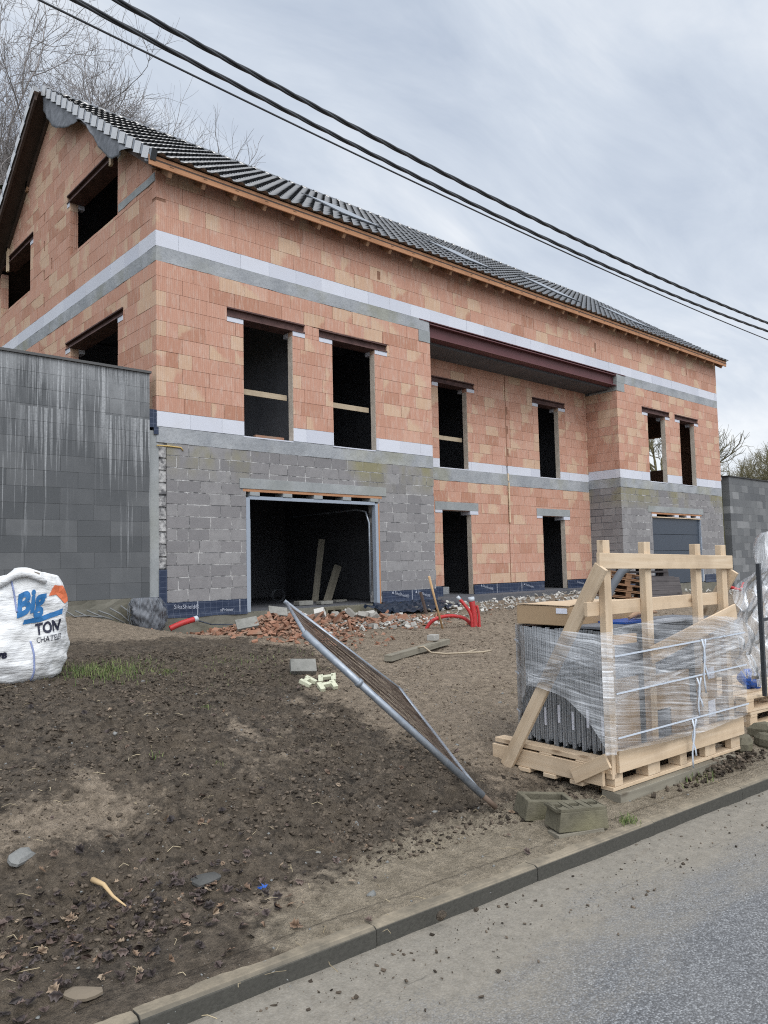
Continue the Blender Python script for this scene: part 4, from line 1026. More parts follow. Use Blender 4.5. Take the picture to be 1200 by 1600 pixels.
xs = np.concatenate([np.arange(-30, -6.5, .6), np.arange(-6.5, 1.0, .0135), np.arange(1.0, 1.5, .025), np.arange(1.5, 6, .05), np.arange(6, 14, .1), np.arange(14, 60, .5)])
ss = np.concatenate([np.arange(-.0145, 0, .0024), np.arange(0, .50, .0016), np.arange(.50, .60, .003), np.arange(.60, 1.0, .006), np.array([1.0, 1.03, 1.06, 1.09, 1.125])])
XX, SS = np.meshgrid(xs, ss, indexing='ij'); YY = kerb_back(XX)*(1-SS)
tm, lm, sm_ = soil_masks(XX, YY)
grid_mesh('ground', SOIL, XX, YY, ground_z(XX, YY), np.stack([tm, lm, sm_], -1))

def KY(x): return -9.09-.0806*x
# kerb: stones about one metre long with a chamfered nose
mb = MB(); x = -14.3; rg = random.Random(4)
while x < 60:
    L = 1.0; a, b = x+.002, x+L-.002; x += L
    prof = [(.02, -.15), (.02, .083), (-.150, .086), (-.168, .074), (-.174, -.15)]
    j = rg.uniform(-.004, .004); vs = []
    for q in (a, b):
        for d, z in prof: vs.append((q, KY(q)+d+j, z+rg.uniform(-.002, .002)))
    n = len(prof)
    mb.raw(vs, [tuple(range(n))[::-1], tuple(range(n, 2*n))]+[(i, (i+1) % n, n+(i+1) % n, n+i) for i in range(n)])
struct(mb, 'kerb', KERB, bevel=.004)
# road sheet with slight unevenness
xs = np.concatenate([np.arange(-60, -8, 2.), np.arange(-8, 4, .08), np.arange(4, 80, 1.)])
ds = np.concatenate([np.arange(0, 3.5, .06), np.arange(3.5, 30, 1.)])
XX, DD = np.meshgrid(xs, ds, indexing='ij'); YY = KY(XX)-.165-DD
ZZ = fbm(XX, YY, 1.3, 3, 5)*.006+np.where(DD < .3, .006*(1-DD/.3), 0)+fbm(XX, YY, 9, 2, 6)*.004
grid_mesh('road', ROAD, XX, YY, ZZ, np.stack([DD, DD*0, DD*0], -1))
mb = MB(); mb.raw([(-1500, -1500, -.4), (1500, -1500, -.4), (1500, 1500, -.4), (-1500, 1500, -.4)], [(0, 1, 2, 3)]); struct(mb, 'terrain', HILL)
# raised land behind the retaining walls
xs = np.concatenate([np.arange(-400, -20, 20.), np.arange(-20, -.3, 1.), [-.32, -.31], [20.68, 20.69], np.arange(21, 60, 1.5), np.arange(60, 400, 20.)])
ysl = np.concatenate([[.2, .26], np.arange(1, 40, 1.5), np.arange(40, 600, 20.)])
XX, YY = np.meshgrid(xs, ysl, indexing='ij')
ZZ = 4.15+fbm(XX, YY, .2, 3, 9)*.3+np.clip(YY-11, 0, 200)*.03
hole = (XX > -.32) & (XX < 20.69) & (YY < 10.2)
ZZ = np.where((YY < .25), -.3, np.where(hole, .2, ZZ))
grid_mesh('hillside', HILL, XX, YY, ZZ)

# ------------------------------------------------------------------ trees
def grow(mb, rg, p, d, L, r, lev, maxlev, spread, seg=4, ratio=.72, nside=5, upw=.05, wob=.17, tips=None, kids=(2, 4)):
    pts = [p]; rr = [r]; q = p.copy(); dd = d.copy()
    n = seg if lev < maxlev else 3
    for i in range(n):
        dd = (dd+Vector((rg.gauss(0, wob), rg.gauss(0, wob), rg.gauss(0, wob)+upw))).normalized()
        q = q+dd*(L/n); pts.append(q.copy()); rr.append(r*(1-.45*(i+1)/n))
    mb.tube(pts, rr, nside if lev < 2 else (4 if lev < 3 else 3), cap=False, smooth=True)
    if lev >= maxlev:
        if tips is not None: tips.append(q.copy())
        return
    k = rg.randint(*kids)
    for i in range(k):
        t = 1.0 if i == 0 else rg.uniform(.35, .95)
        j = min(n-1, int(t*n)); f = t*n-j
        base = pts[j].lerp(pts[min(j+1, n)], f)
        axis = dd.cross(Vector((rg.gauss(0, 1), rg.gauss(0, 1), rg.gauss(0, 1)))).normalized()
        nd = (Matrix.Rotation(rg.uniform(.5, 1.2)*spread*(.5 if i == 0 else 1), 3, axis) @ dd).normalized()
        grow(mb, rg, base, nd, L*ratio*rg.uniform(.8, 1.15), max(r*(.74 if i == 0 else .55), .0065), lev+1, maxlev, spread, seg, ratio, nside, upw, wob, tips, kids)
def bare_tree(loc, H, seed, label, maxlev=6, bark=None, spread=.80, r=None, group='bare trees behind the house', kids=(3, 4), trunk=.27, lean=(0, 0), ivy=0, rmin=1, flat=None):
    rg = random.Random(seed); t = thing('bare_tree', label, 'tree', loc, group)
    p = Vector(loc); r = r or H*.0068
    mt = MB(); top = p+Vector((lean[0]*H*trunk, lean[1]*H*trunk, H*trunk))
    mt.tube([p-Vector((0, 0, .3)), p.lerp(top, .4)+Vector((rg.gauss(0, .1), 0, 0)), top], [r*1.25, r*1.05, r*.9], 8)
    mc = MB(); tips = []
    for i in range(kids[1]+1):
        a = i*2.4+rg.random(); sp = 0 if i == 0 else rg.uniform(.35, .8)*spread*1.6
        d = Vector((math.cos(a)*math.sin(sp), math.sin(a)*math.sin(sp), math.cos(sp)))
        grow(mc, rg, p.lerp(top, 1 if i == 0 else rg.uniform(.7, 1)), d, H*.25*rg.uniform(.85, 1.1), r*(.72 if i == 0 else .5), 0, maxlev, spread, tips=tips, kids=kids)
    top_z = max(v[2] for v in mc.v); k_ = H/(top_z-p.z); mc.v = [tuple(p+(Vector(v)-p)*k_) for v in mc.v]; mt.v = [tuple(p+(Vector(v)-p)*k_) for v in mt.v]
    mt.build('trunk', bark or BARK, t, recalc=False)
    mc.build('crown', bark or BARK, t, recalc=False)
    if ivy:
        mi = MB()
        for k in range(ivy):
            c = p+Vector((rg.gauss(0, 1.5), rg.gauss(0, 1.5), H*.36+rg.gauss(0, 1.9)))
            a = Vector((rg.gauss(0, 1), rg.gauss(0, 1), rg.gauss(0, 1))).normalized()*rg.uniform(.1, .22); b = a.cross(Vector((rg.gauss(0, 1), rg.gauss(0, 1), rg.gauss(0, 1)))).normalized()*a.length*.8
            mi.face([c-a, c+b, c+a, c-b], rnd=(rg.random(), 0))
        mi.build('ivy', LEAF_IVY, t, recalc=False)
    return t
def at(dirx, diry, dist): return (-5.4675+dirx*dist, -11.5031+diry*dist)
def hill_z(x, y): return 4.15+max(0, y-11)*.03
def put_tree(dx, dy, dist, H, seed, label, **k):
    x, y = at(dx, dy, dist); return bare_tree((x, y, hill_z(x, y)-.2), H, seed, label, **k)
put_tree(.290, .957, 36, 21.3, 11, 'tall bare grey tree farthest left behind the gable', maxlev=6, kids=(3, 5))
put_tree(.345, .939, 40, 24.3, 5, 'largest bare tree, its twigs fanning out straight above the gable peak', maxlev=6)
put_tree(.378, .9258, 44, 24.2, 29, 'lower bare tree behind the tiles just right of the gable peak', maxlev=6, spread=.55)
put_tree(.262, .965, 27, 12.0, 37, 'bare tree wrapped in dark ivy at the left edge of the photo', maxlev=5, ivy=2600)
lab2 = ['low bare tree just right of the house corner, above the grey wall', 'yellowish bare tree above the middle of the right grey wall', 'pale bare tree above the wall at the right edge', 'far bare tree low behind the right wall']
for i, (dx, dy, dist, H) in enumerate(((.918, .396, 58, 6.0), (.931, .366, 62, 6.8), (.940, .341, 55, 5.6), (.913, .408, 80, 6.2))):
    x, y = at(dx, dy, dist); bare_tree((x, y, 3.2), H, 50+i, lab2[i], maxlev=5, bark=BARK2, spread=.85, r=.11, trunk=.14, group='bare trees beyond the right wall')
x, y = at(.8835, .468, 46); bare_tree((x, y, 3.2), 9.0, 71, 'lichen-covered tree seen through the tall window opening of the right wing', maxlev=5, bark=BARK2, r=.2, group='bare trees beyond the right wall', spread=.45)

# ------------------------------------------------------------------ overhead cables
def cable(label, f, y, r, strands, pitch, seed):
    mb = MB(); xs = np.arange(-26, 40, .06 if strands > 1 else .3)
    for k in range(strands):
        pts = []
        for x in xs:
            a = 2*math.pi*(x/pitch+k/strands)+.5*math.sin(x*1.1+seed)
            o = r*.52 if strands > 1 else 0
            pts.append((x, y+o*math.cos(a), f(x)+o*math.sin(a)))
        mb.tube(pts, r*.55 if strands > 1 else r, 6, cap=False)
    x0 = -26
    return single(mb, 'power_cable', CABLE, label, 'cable', (x0, y, f(x0)), 'overhead cables', recalc=False)
cable('thin single overhead cable, lowest of the three', lambda x: 5.545+.0023*(x-5)**2, -6.0, .0085, 1, 1, 0)
cable('thick twisted overhead cable running between the thin one and the top one', lambda x: 5.615+.0045*(x-3.7)**2, -6.0, .0205, 3, 1.15, 1)
cable('thick twisted overhead cable, topmost of the three', lambda x: 5.80+.0040*(x-4)**2, -6.0, .023, 3, 1.0, 2)

# ------------------------------------------------------------------ wrapped load on its timber A-frame pallet
TH = R(-3.5); CU = Vector((math.cos(TH), math.sin(TH), 0))*.965; CB = Vector((-math.sin(TH), math.cos(TH), 0)); CO = Vector((-1.175, -8.82, 0))
def cl(a, b, z): return CO+CU*a+CB*b+Vector((0, 0, z))
def cbox(mb, a0, a1, b0, b1, z0, z1, rnd=None):
    d = (a1-a0, b1-b0, z1-z0); c = cl((a0+a1)/2, (b0+b1)/2, (z0+z1)/2)
    ax = max(range(3), key=lambda k: d[k])
    e = (CU, CB, Z)[ax]*d[ax]/2
    if ax == 0: mb.bar(c-e, c+e, d[1], d[2], Z, rnd)
    elif ax == 1: mb.bar(c-e, c+e, d[0], d[2], Z, rnd)
    else: mb.bar(c-e, c+e, d[0], d[1], CB, rnd)
sup = MB(); cbox(sup, .0, 1.48, -.05, .09, .085, .152); single(sup, 'support_plank', PINE_GREY, 'grey weathered plank under the front edge of the wrapped pallet', 'plank', tuple(cl(.7, .02, .085)), bevel=.003)
crate = thing('timber_frame_pallet', 'pale pine pallet with a tall upright frame and slanting side braces holding the wrapped load', 'pallet', tuple(cl(.83, .45, .155)))
def cpart(name, *boxes, m=PINE, parent=crate):
    mb = MB()
    for b in boxes: cbox(mb, *b)
    return mb.build(name, m, parent, bevel=.003)
cpart('bottom_board', (.0, 1.66, .0, .095, .156, .180)); cpart('bottom_board', (.0, 1.66, .43, .53, .156, .180)); cpart('bottom_board', (.02, 1.66, .86, .955, .156, .18))
for a in (.02, .40, .80, 1.20, 1.57):
    for b in (.0, .43, .855): cpart('spacer_block', (a, a+.085, b, b+.095, .181, .262))
for a, w in ((-.012, .12), (.42, .11), (.80, .1), (1.18, .11), (1.56, .1)): cpart('bearer_board', (a, a+w, .005, .955, .263, .290))
for b in (.03, .2, .37, .54, .71, .85): cpart('deck_board', (.05, 1.66, b, b+.1, .291, .312))
cpart('front_board', (.035, 1.68, -.028, -.002, .268, .405))
cpart('side_board', (-.040, -.013, .05, .99, .185, .30)); cpart('deck_board', (-.03, .07, .12, .97, .313, .345))
for b in (.2, .42, .64, .86): cpart('spacer_block', (-.05, .03, b, b+.1, .158, .184))
for b in (.16, .46, .74): cpart('spacer_block', (-.034, .05, b, b+.1, .3005, .3125))
for k, a in enumerate((-.005, .47, 1.14, 1.52)): cpart('post', (a, a+.072, .0, .048, .182 if k else .23, 1.725-.022*a))
mb = MB(); mb.bar(cl(-.085, -.014, 1.595), cl(1.64, -.014, 1.560), .026, .1, Z); mb.build('top_rail', PINE, crate, bevel=.003)
cpart('lower_rail', (-.13, 1.60, .049, .075, 1.245, 1.335))
def slant(name, p, q, w, t, up=CU, m=PINE, parent=crate):
    mb = MB(); mb.bar(p, q, w, t, up); return mb.build(name, m, parent, bevel=.003)
slant('brace', cl(-.075, -.03, 1.56), cl(-.075, .83, .17), .095, .028)
slant('brace', cl(1.625, -.03, 1.50), cl(1.625, .83, .17), .095, .028)
slant('brace', cl(-.062, -.01, .36), cl(-.062, .26, .21), .09, .02)
slant('brace', cl(.42, -.038, .96), cl(1.62, -.038, 1.19), .016, .115, Z)

load = thing('wrapped_load', 'stack of dark grey panels and cardboard bound in clear stretch film on the timber pallet', 'packaged goods', tuple(cl(.85, .45, .312)))
rg = random.Random(9); b = .115
ip = 0
while b < .845:
    w = rg.uniform(.030, .046); z0 = .313 if ip % 2 else .345; zt = 1.135-rg.uniform(0, .012)
    mb = MB(); q = (rg.random(), 0)
    cbox(mb, .17, 1.52, b, b+w*.80, z0, zt, q); mb.build('panel', ALU_DARK, load)
    mb = MB()
    for f, ww, q2 in ((.06, .10, .9), (.26, .2, .45), (.52, .2, .55), (.76, .09, .95)):
        cbox(mb, .150, .169, b+w*.8*f, b+w*.8*(f+ww), z0+rg.uniform(.0, .03), zt, (max(0, min(1, q2+rg.uniform(-.2, .2))), 0))
    mb.build('profile_end', ALU, load)
    if ip % 3 == 1:
        mb = MB(); cbox(mb, .144, .148, b+.004, b+w*.6, z0+.14, z0+.26); mb.build('sticker', LABEL, load)
    b += w; ip += 1
def lpart(name, m, *boxes):
    mb = MB()
    for bx in boxes: cbox(mb, *bx)
    return mb.build(name, m, load)
lpart('cardboard_sheet', CARD, (.20, .46, .085, .112, .32, 1.10)); lpart('cardboard_sheet', CARD, (.62, 1.12, .085, .112, .56, .80)); lpart('cardboard_sheet', CARD, (.86, 1.5, .088, .110, .33, .56)); lpart('cardboard_sheet', CARD, (1.25, 1.5, .08, .108, .56, 1.02))
lpart('grey_board', FOAM, (.50, .85, .09, .112, .33, .55)); lpart('grey_board', FOAM, (.2, 1.5, .085, .11, .82, 1.04)); lpart('grey_board', ALU_DARK, (.48, .61, .09, .112, .56, .81)); lpart('grey_board', ALU_DARK, (1.14, 1.24, .09, .112, .57, .81))
lpart('paper_label', LABEL, (1.38, 1.47, .076, .078, .70, .78)); lpart('paper_label', LABEL, (1.36, 1.46, .076, .078, .42, .54))
lpart('cover_sheet', FOAM, (.16, 1.5, .12, .42, 1.14, 1.155)); lpart('cover_sheet', BLUE_PL, (.45, .8, .16, .38, 1.157, 1.17))
# film: four sides of a wrapped sleeve
def film_side(name, P0, P1, zb, zt, n=40, nz=14, bulge=.0, seed=0):
    """P0->P1 in (a,b); zb/zt functions of t"""
    mb = MB(); vs = []; fs = []; rr = random.Random(seed)
    nrm = Vector((P1[1]-P0[1], -(P1[0]-P0[0]), 0)).normalized()
    L = math.hypot(P1[0]-P0[0], P1[1]-P0[1])
    for i in range(n+1):
        t = i/n
        for j in range(nz+1):
            v = j/nz; z = zb(t)+(zt(t)-zb(t))*v
            w = (.006*math.sin(v*23+t*9+seed)+.005*math.sin(v*41-t*17))*math.sin(math.pi*t)-bulge*math.sin(math.pi*t)
            a = P0[0]+(P1[0]-P0[0])*t+nrm.x*w; b_ = P0[1]+(P1[1]-P0[1])*t+nrm.y*w
            vs.append((a, b_, z))
    for i in range(n):
        for j in range(nz): fs.append((i*(nz+1)+j, (i+1)*(nz+1)+j, (i+1)*(nz+1)+j+1, i*(nz+1)+j+1))
    i0 = len(mb.v); mb.v += [tuple(cl(*v)) for v in vs]
    for f in fs:
        mb.f.append(f); mb.rn.append((0, 0)); mb.sm.append(True); mb.uv.append([(L*(k//(nz+1))/n+seed*3.3, vs[k][2]+.12*L*(k//(nz+1))/n) for k in f])
    return mb.build(name, FILM_FRONT if seed in (2, 5) else FILM, load, recalc=False)
film_side('stretch_film', (.135, .885), (-.100, .60), lambda t: .40+.36*t, lambda t: 1.155, n=20, bulge=.0, seed=1)
film_side('stretch_film', (-.100, .60), (-.100, -.02), lambda t: .76-.02*t-.30*t**3, lambda t: 1.155-.02*t, n=30, bulge=.0, seed=6)
film_side('stretch_film', (-.100, -.02), (-.04, -.062), lambda t: .40, lambda t: 1.15, n=6, seed=7)
film_side('stretch_film', (-.04, -.062), (1.68, -.062), lambda t: .42-.03*math.sin(math.pi*t), lambda t: 1.17+.05*math.sin(t*3)-.04*t, n=60, bulge=-.004, seed=2)
film_side('stretch_film', (-.04, -.066), (1.67, -.066), lambda t: .72+.22*t, lambda t: .93+.14*t, n=60, bulge=-.006, seed=5)
film_side('stretch_film', (.12, .80), (-.098, .58), lambda t: .52+.25*t, lambda t: .86-.02*t, n=20, seed=8)
film_side('stretch_film', (-.104, .58), (-.104, -.02), lambda t: .77+.12*t, lambda t: .88+.16*t, n=30, seed=9)
film_side('stretch_film', (1.68, -.045), (1.68, .90), lambda t: .36, lambda t: 1.12, seed=3)
film_side('stretch_film', (1.68, .90), (.135, .885), lambda t: .34, lambda t: 1.14, n=50, seed=4)
for zs, dz in ((.50, .0), (.77, .02), (1.00, .03)):
    for p, q in (((.128, .89, zs+.035), (.06, .80, zs+.032)), ((-.03, -.071, zs), (1.685, -.071, zs+dz))):
        mb = MB(); mb.bar(cl(*p), cl(*q), .002, .011, Z); mb.build('strap', STRAP, load)
for a, zt, L, sw in ((1.02, 1.03, .38, .03), (.93, .77, .27, .02), (.84, .50, .33, -.01)):
    for s in (0, 1):
        mb = MB(); pts = [(a+sw*k/6+.012*math.sin(k*1.3+s)+s*.02, -.078-.010*math.sin(k*.8+s*2)-.003*s, zt-L*(1-.25*s)*k/6) for k in range(7)]
        vs = []
        for (pa, pb, pz) in pts: vs += [cl(pa-.007, pb, pz), cl(pa+.007, pb-.004, pz)]
        mb.raw(vs, [(2*k, 2*k+1, 2*k+3, 2*k+2) for k in range(6)], smooth=True); mb.build('strap_end', STRAP, load, recalc=False, solid=.001)
cbx = thing('cardboard_box', 'long flat brown cardboard box with a paper label lying on the wrapped load', 'box', tuple(cl(.5, .65, 1.15)))
mb = MB(); cbox(mb, .145, .95, .40, .875, 1.15, 1.285); mb.build('body', CARD, cbx, bevel=.006)
mb = MB(); vs = []
for i in range(9):
    for j in range(3): vs.append(cl(.14+.82*i/8, .395+.24*j, 1.288+.014*max(0, math.sin(i*1.7+j))*(1 if j == 0 else .4)))
mb.raw(vs, [(i*3+j, i*3+3+j, i*3+4+j, i*3+1+j) for i in range(8) for j in range(2)]); mb.build('flap', CARD_TOP, cbx, recalc=False, solid=.004)
mb = MB(); cbox(mb, .141, .144, .415, .51, 1.235, 1.272); mb.build('paper_label', LABEL, cbx)
scrap = MB()
for k in range(3):
    p = cl(.62+.12*k, .24+.03*k, 1.185); scrap.tube([p, p+CU*.1+Z*.03, p+CU*.22+Z*.015], [.012, .022, .01], 6)
single(scrap, 'torn_packaging', mat('tan_scrap', color=(.5, .33, .22), rough=.8), 'crumpled tan packaging scrap lying on top of the wrapped load', 'packaging', tuple(cl(.7, .25, 1.171)))

# ------------------------------------------------------------------ second load at the right edge
def pallet(name, label, loc, rz, m, group=None, size=(1.2, .8), tilt=(0, 0), nblk=3, h=.13):
    t = thing(name, label, 'pallet', (0, 0, 0), group); lx, ly = size
    mb = MB()
    for k in range(6): y = -ly/2+.05+k*(ly-.1)/5; mb.bar((-lx/2, y, h-.012), (lx/2, y, h-.012), .1, .022)
    mb.build('deck', m, t)
    mb = MB()
    for y in (-ly/2+.05, 0, ly/2-.05): mb.bar((-lx/2, y, .011), (lx/2, y, .011), .1, .02)
    mb.build('runner', m, t)
    for x in (-lx/2+.06, 0, lx/2-.06):
        mb = MB(); mb.bar((x, -ly/2, h-.035), (x, ly/2, h-.035), .11, .02); mb.build('cross_board', m, t)
        for y in (-ly/2+.05, 0, ly/2-.05):
            mb = MB(); mb.box((x-.06, y-.045, .022), (x+.06, y+.045, h-.046)); mb.build('spacer_block', m, t)
    t.location = loc; t.rotation_euler = (tilt[0], tilt[1], rz)
    return t
def copy_tree(o, loc, rot, label):
    c = o.copy(); COL.objects.link(c); c.location = loc; c.rotation_euler = rot; c['label'] = label
    for ch in o.children:
        d = ch.copy(); COL.objects.link(d); d.parent = c
    return c
p1 = pallet('wooden_pallet', 'pale pallet at the right edge resting on the ground, under another', (1.95, -8.28, .13), R(-5), PINE, 'pale pallets at the right edge')
copy_tree(p1, (1.93, -8.30, .262), (0, 0, R(-8)), 'pale pallet at the right edge, on top, carrying a blue bag')
mb = MB(); rgb = random.Random(2); vs = []; NU, NV = 14, 9
for i in range(NU):
    for j in range(NV):
        u = 2*math.pi*i/NU; v = math.pi*j/(NV-1); rr = 1+.16*math.sin(3*u+2*v)+.08*math.sin(7*u-3*v)
        vs.append((1.80+.11*rr*math.sin(v)*math.cos(u), -8.44+.10*rr*math.sin(v)*math.sin(u), .395+.075+.085*rr*math.cos(v)))
mb.raw(vs, [(i*NV+j, ((i+1) % NU)*NV+j, ((i+1) % NU)*NV+j+1, i*NV+j+1) for i in range(NU) for j in range(NV-1)], smooth=False)
single(mb, 'plastic_bag', BLUE_PL, 'crumpled bright blue plastic bag on the pallet at the right edge', 'bag', (1.80, -8.44, .393))
fr2 = thing('steel_rack', 'dark upright steel rack at the right edge, hung with loose plastic film', 'rack', (1.44, -8.72, .392))
mb = MB(); mb.bar((1.355, -8.745, 1.54), (1.455, -8.70, .393), .032, .032, X); mb.build('upright', STEEL_DARK, fr2)
mb = MB(); mb.bar((1.37, -8.73, 1.48), (2.3, -8.75, 1.50), .025, .025); mb.build('crossbar', STEEL_DARK, fr2)
mb = MB(); mb.bar((1.40, -8.72, 1.05), (2.3, -8.72, 1.05), .025, .025); mb.build('crossbar', STEEL_DARK, fr2)
mb = MB(); mb.bar((2.3, -8.74, 1.75), (2.3, -8.72, .393), .032, .032, X); mb.build('upright', STEEL_DARK, fr2)
fv = [(1.415, -8.79, 1.80, 0), (1.36, -8.735, 1.52, 0), (1.27, -8.64, 1.33, 0), (1.215, -8.60, 1.15, 0), (1.225, -8.58, .98, 0), (1.25, -8.585, .82, 0), (1.275, -8.60, .68, 0), (1.31, -8.61, .53, 0)]
mb = MB(); vs = []; NI, NJ = 40, 30
fa_ = np.array(fv)
for j in range(NJ+1):
    t = j/NJ*(len(fv)-1); lo = [np.interp(t, range(len(fv)), fa_[:, k]) for k in range(3)]
    for i in range(NI+1):
        s = i/NI; x = lo[0]+s*.95; y = lo[1]-.05*s+.035*math.sin(i*.9+j*.25)+.022*math.sin(i*1.9-j*.5)+.03*math.sin(j*.8+i*.2)
        z = lo[2]+(.1*math.sin(s*7+2) if j == NJ else .02*math.sin(s*9+j))
        vs.append((x, y, z))
i0 = 0; mb.v += vs
for j in range(NJ):
    for i in range(NI):
        f = (j*(NI+1)+i, j*(NI+1)+i+1, (j+1)*(NI+1)+i+1, (j+1)*(NI+1)+i)
        mb.f.append(f); mb.rn.append((0, 0)); mb.sm.append(True); mb.uv.append([(vs[k][2]*1.3, vs[k][0]*.6+vs[k][1]*1.5) for k in f])
single(mb, 'plastic_film', FILM_LOOSE, 'loose crinkled clear film draped over the dark steel rack at the right edge', 'plastic film', (1.8, -8.7, .5), recalc=False)


# ------------------------------------------------------------------ fallen site-fence panel
fC = Vector((-1.9, -8.46, .16)); fB = Vector((-2.86, -7.90, 1.222)); fD = Vector((-.55, -6.30, .40)); fA = fB+(fD-fC)+Vector((.03, 0, -.19))
fence = thing('site_fence_panel', 'galvanised wire-mesh site fence panel tipped over on the bare soil, one foot in the ground', 'fence panel', tuple(fC))
mb = MB(); d = (fB-fC).normalized(); mb.tube([fC-d*.02, fC+d*.10], .017, 10); mb.build('post_foot', mat('rusty_foot', color=(.14, .10, .075), rough=.8), fence)
mb = MB(); mb.tube([fC+d*.09, fB], .0215, 12); mb.build('post', GALV, fence)
e = (fD-fC).normalized()
mb = MB(); mb.tube([fC+d*.10+e*.01, fC+d*.12+e*.3, fC+d*.1+e*1.2, fD+d*.08, fD+d*.1], .014, 8); mb.build('rail', GALV, fence)
mb = MB(); mb.tube([fB-d*.01, fA-d*.0], .013, 8); mb.build('rail', GALV, fence)
mb = MB(); mb.tube([fD-d*.0, fA+d*.03], .019, 10); mb.build('post', GALV, fence)
mb = MB(); q = fC+d*1.10; mb.tube([q-d*.012, q+d*.012], .027, 12); mb.build('clamp', GALV, fence)
mb = MB(); Lp = (fD-fC).length; Hp = (fB-fC).length
nn = 46
nrm = d.cross(e).normalized()
for k in range(1, nn):
    s = k/nn; p0 = fC.lerp(fD, s)+d*.12; p1 = fB.lerp(fA, s)
    mb.tube([p0, p0.lerp(p1, .5)+nrm*.010*math.sin(k), p1], .0019, 4, cap=False)
for k in range(1, 7):
    s = .1+.9*k/7; mb.tube([fC.lerp(fB, s), fD.lerp(fA, s)], .0019, 4, cap=False)
mb.build('wire_mesh', WIRE, fence, recalc=False)

# ------------------------------------------------------------------ bulk bag of sand at the left edge
bagc = Vector((-3.47, -4.57, .69)); bag = thing('bulk_bag', 'big slumped white woven bulk bag with blue and black lettering at the left edge', 'bag', tuple(bagc))
to_cam = Vector((-5.4675-bagc.x, -11.5031-bagc.y, 0)).normalized(); bag_r = Vector((-to_cam.y, to_cam.x, 0))
if bag_r.dot(_rt) < 0: bag_r = -bag_r
PH0 = R(24)          # a vertical edge of the bag points this far to the right of the viewer
def bag_point(phi, t):
    """phi: azimuth from the direction of the road, t: 0 bottom .. 1 top"""
    a = phi-PH0
    c, s = math.cos(a), math.sin(a)
    n = 2.9; rad = .44*(abs(c)**n+abs(s)**n)**(-1/n)*.90
    prof = [(0, .80), (.06, .98), (.18, 1.08), (.35, 1.06), (.5, 1.0), (.65, .975), (.80, .92), (.88, .82), (.94, .60), (1.0, .0)]
    pr = np.interp(t, [p[0] for p in prof], [p[1] for p in prof])
    k = 1+.005*math.sin(19*phi+31*t+2*math.sin(9*t))+.004*math.sin(27*phi-47*t)+.035*math.sin(3*phi+7*t)+.022*math.sin(7*phi-11*t)+.014*math.sin(13*phi+23*t+1)+.010*math.sin(5*phi+44*t)
    z = .93*t+(.05*math.sin(2*phi+.6)+.035*math.sin(5*phi))*max(0, t-.55)/.45*min(1, (1-t)*6)
    if t > .8: z += .05*math.sin(phi*3+1)*(t-.8)/.2*max(0, 1-((t-.8)/.2)**2)
    z += .09*math.sin(phi+.5)*t*min(1, (1-t)*6+.25)
    slump = .10*t*t
    r = rad*pr*k
    lean = bag_r*(-.02+.045*(t-.4))
    return bagc+(to_cam*math.cos(phi)+bag_r*math.sin(phi))*r+lean+Vector((0, 0, z))
def bag_normal(phi, t):
    a = bag_point(phi+.01, t)-bag_point(phi-.01, t); b = bag_point(phi, min(t+.01, .99))-bag_point(phi, t-.01)
    return a.cross(b).normalized()
NP, NT_ = 128, 72
mb = MB(); vs = [bag_point(2*math.pi*i/NP, j/NT_*.995) for i in range(NP) for j in range(NT_+1)]
mb.raw(vs, [(i*(NT_+1)+j, ((i+1) % NP)*(NT_+1)+j, ((i+1) % NP)*(NT_+1)+j+1, i*(NT_+1)+j+1) for i in range(NP) for j in range(NT_)]+[tuple(i*(NT_+1) for i in range(NP))[::-1]], smooth=True)
body = mb.build('bag_body', BAGCLOTH, bag)
def on_bag(body_, size, phi0, t0, dphi, rot, m, weight=.012, shear=.0, name='lettering', shape=None):
    v, f = text_mb(body_, size, weight, shear) if shape is None else shape
    # densify via bmesh so that the letters follow the curved cloth
    bm = bmesh.new(); bv = [bm.verts.new(p) for p in v]
    for q in f:
        try: bm.faces.new([bv[k] for k in q])
        except ValueError: pass
    bmesh.ops.triangulate(bm, faces=bm.faces[:])
    for _ in range(2): bmesh.ops.subdivide_edges(bm, edges=[e_ for e_ in bm.edges if e_.calc_length() > .03], cuts=1)
    bmesh.ops.triangulate(bm, faces=bm.faces[:])
    bm.verts.index_update(); c, s = math.cos(R(rot)), math.sin(R(rot)); vs = []
    for w_ in bm.verts:
        x, y = w_.co.x*c-w_.co.y*s, w_.co.x*s+w_.co.y*c
        ph = phi0+x*dphi; t = t0+y/.93
        nn_ = bag_normal(ph, t); p = bag_point(ph, t)
        if nn_.dot(p-bagc-Vector((0, 0, .45))) < 0: nn_ = -nn_
        vs.append(p+nn_*.006)
    mb = MB(); mb.raw(vs, [tuple(q.index for q in fc.verts) for fc in bm.faces]); bm.free()
    return mb.build(name, m, body, recalc=False)
quad = lambda pts: ([(a, b, 0) for a, b in pts], [tuple(range(len(pts)))])
DP = 1/.42
on_bag('Big', .20, R(6), .565, DP, 9, INK_BLUE, .009, .22)
on_bag('', 0, R(13), .512, DP, 9, INK_BLUE, shape=quad([(.0, -.012), (.16, -.035), (.34, -.02), (.36, .022), (.2, .004), (.02, .02)]), name='print_patch')
on_bag('', 0, R(46), .70, DP, 8, INK_ORANGE, shape=quad([(-.02, .0), (.07, .0), (.12, -.08), (.19, -.07), (.17, .05), (.06, .075)]), name='print_patch')
on_bag('TON', .115, R(30), .400, DP*.80, 5, INK_DARK, .004, .1)
on_bag('CHATELET', .058, R(30), .335, DP*.85, 3, INK_DARK, .0)
on_bag('01.78', .06, R(-19), .245, DP, 5, INK_DARK, .004)
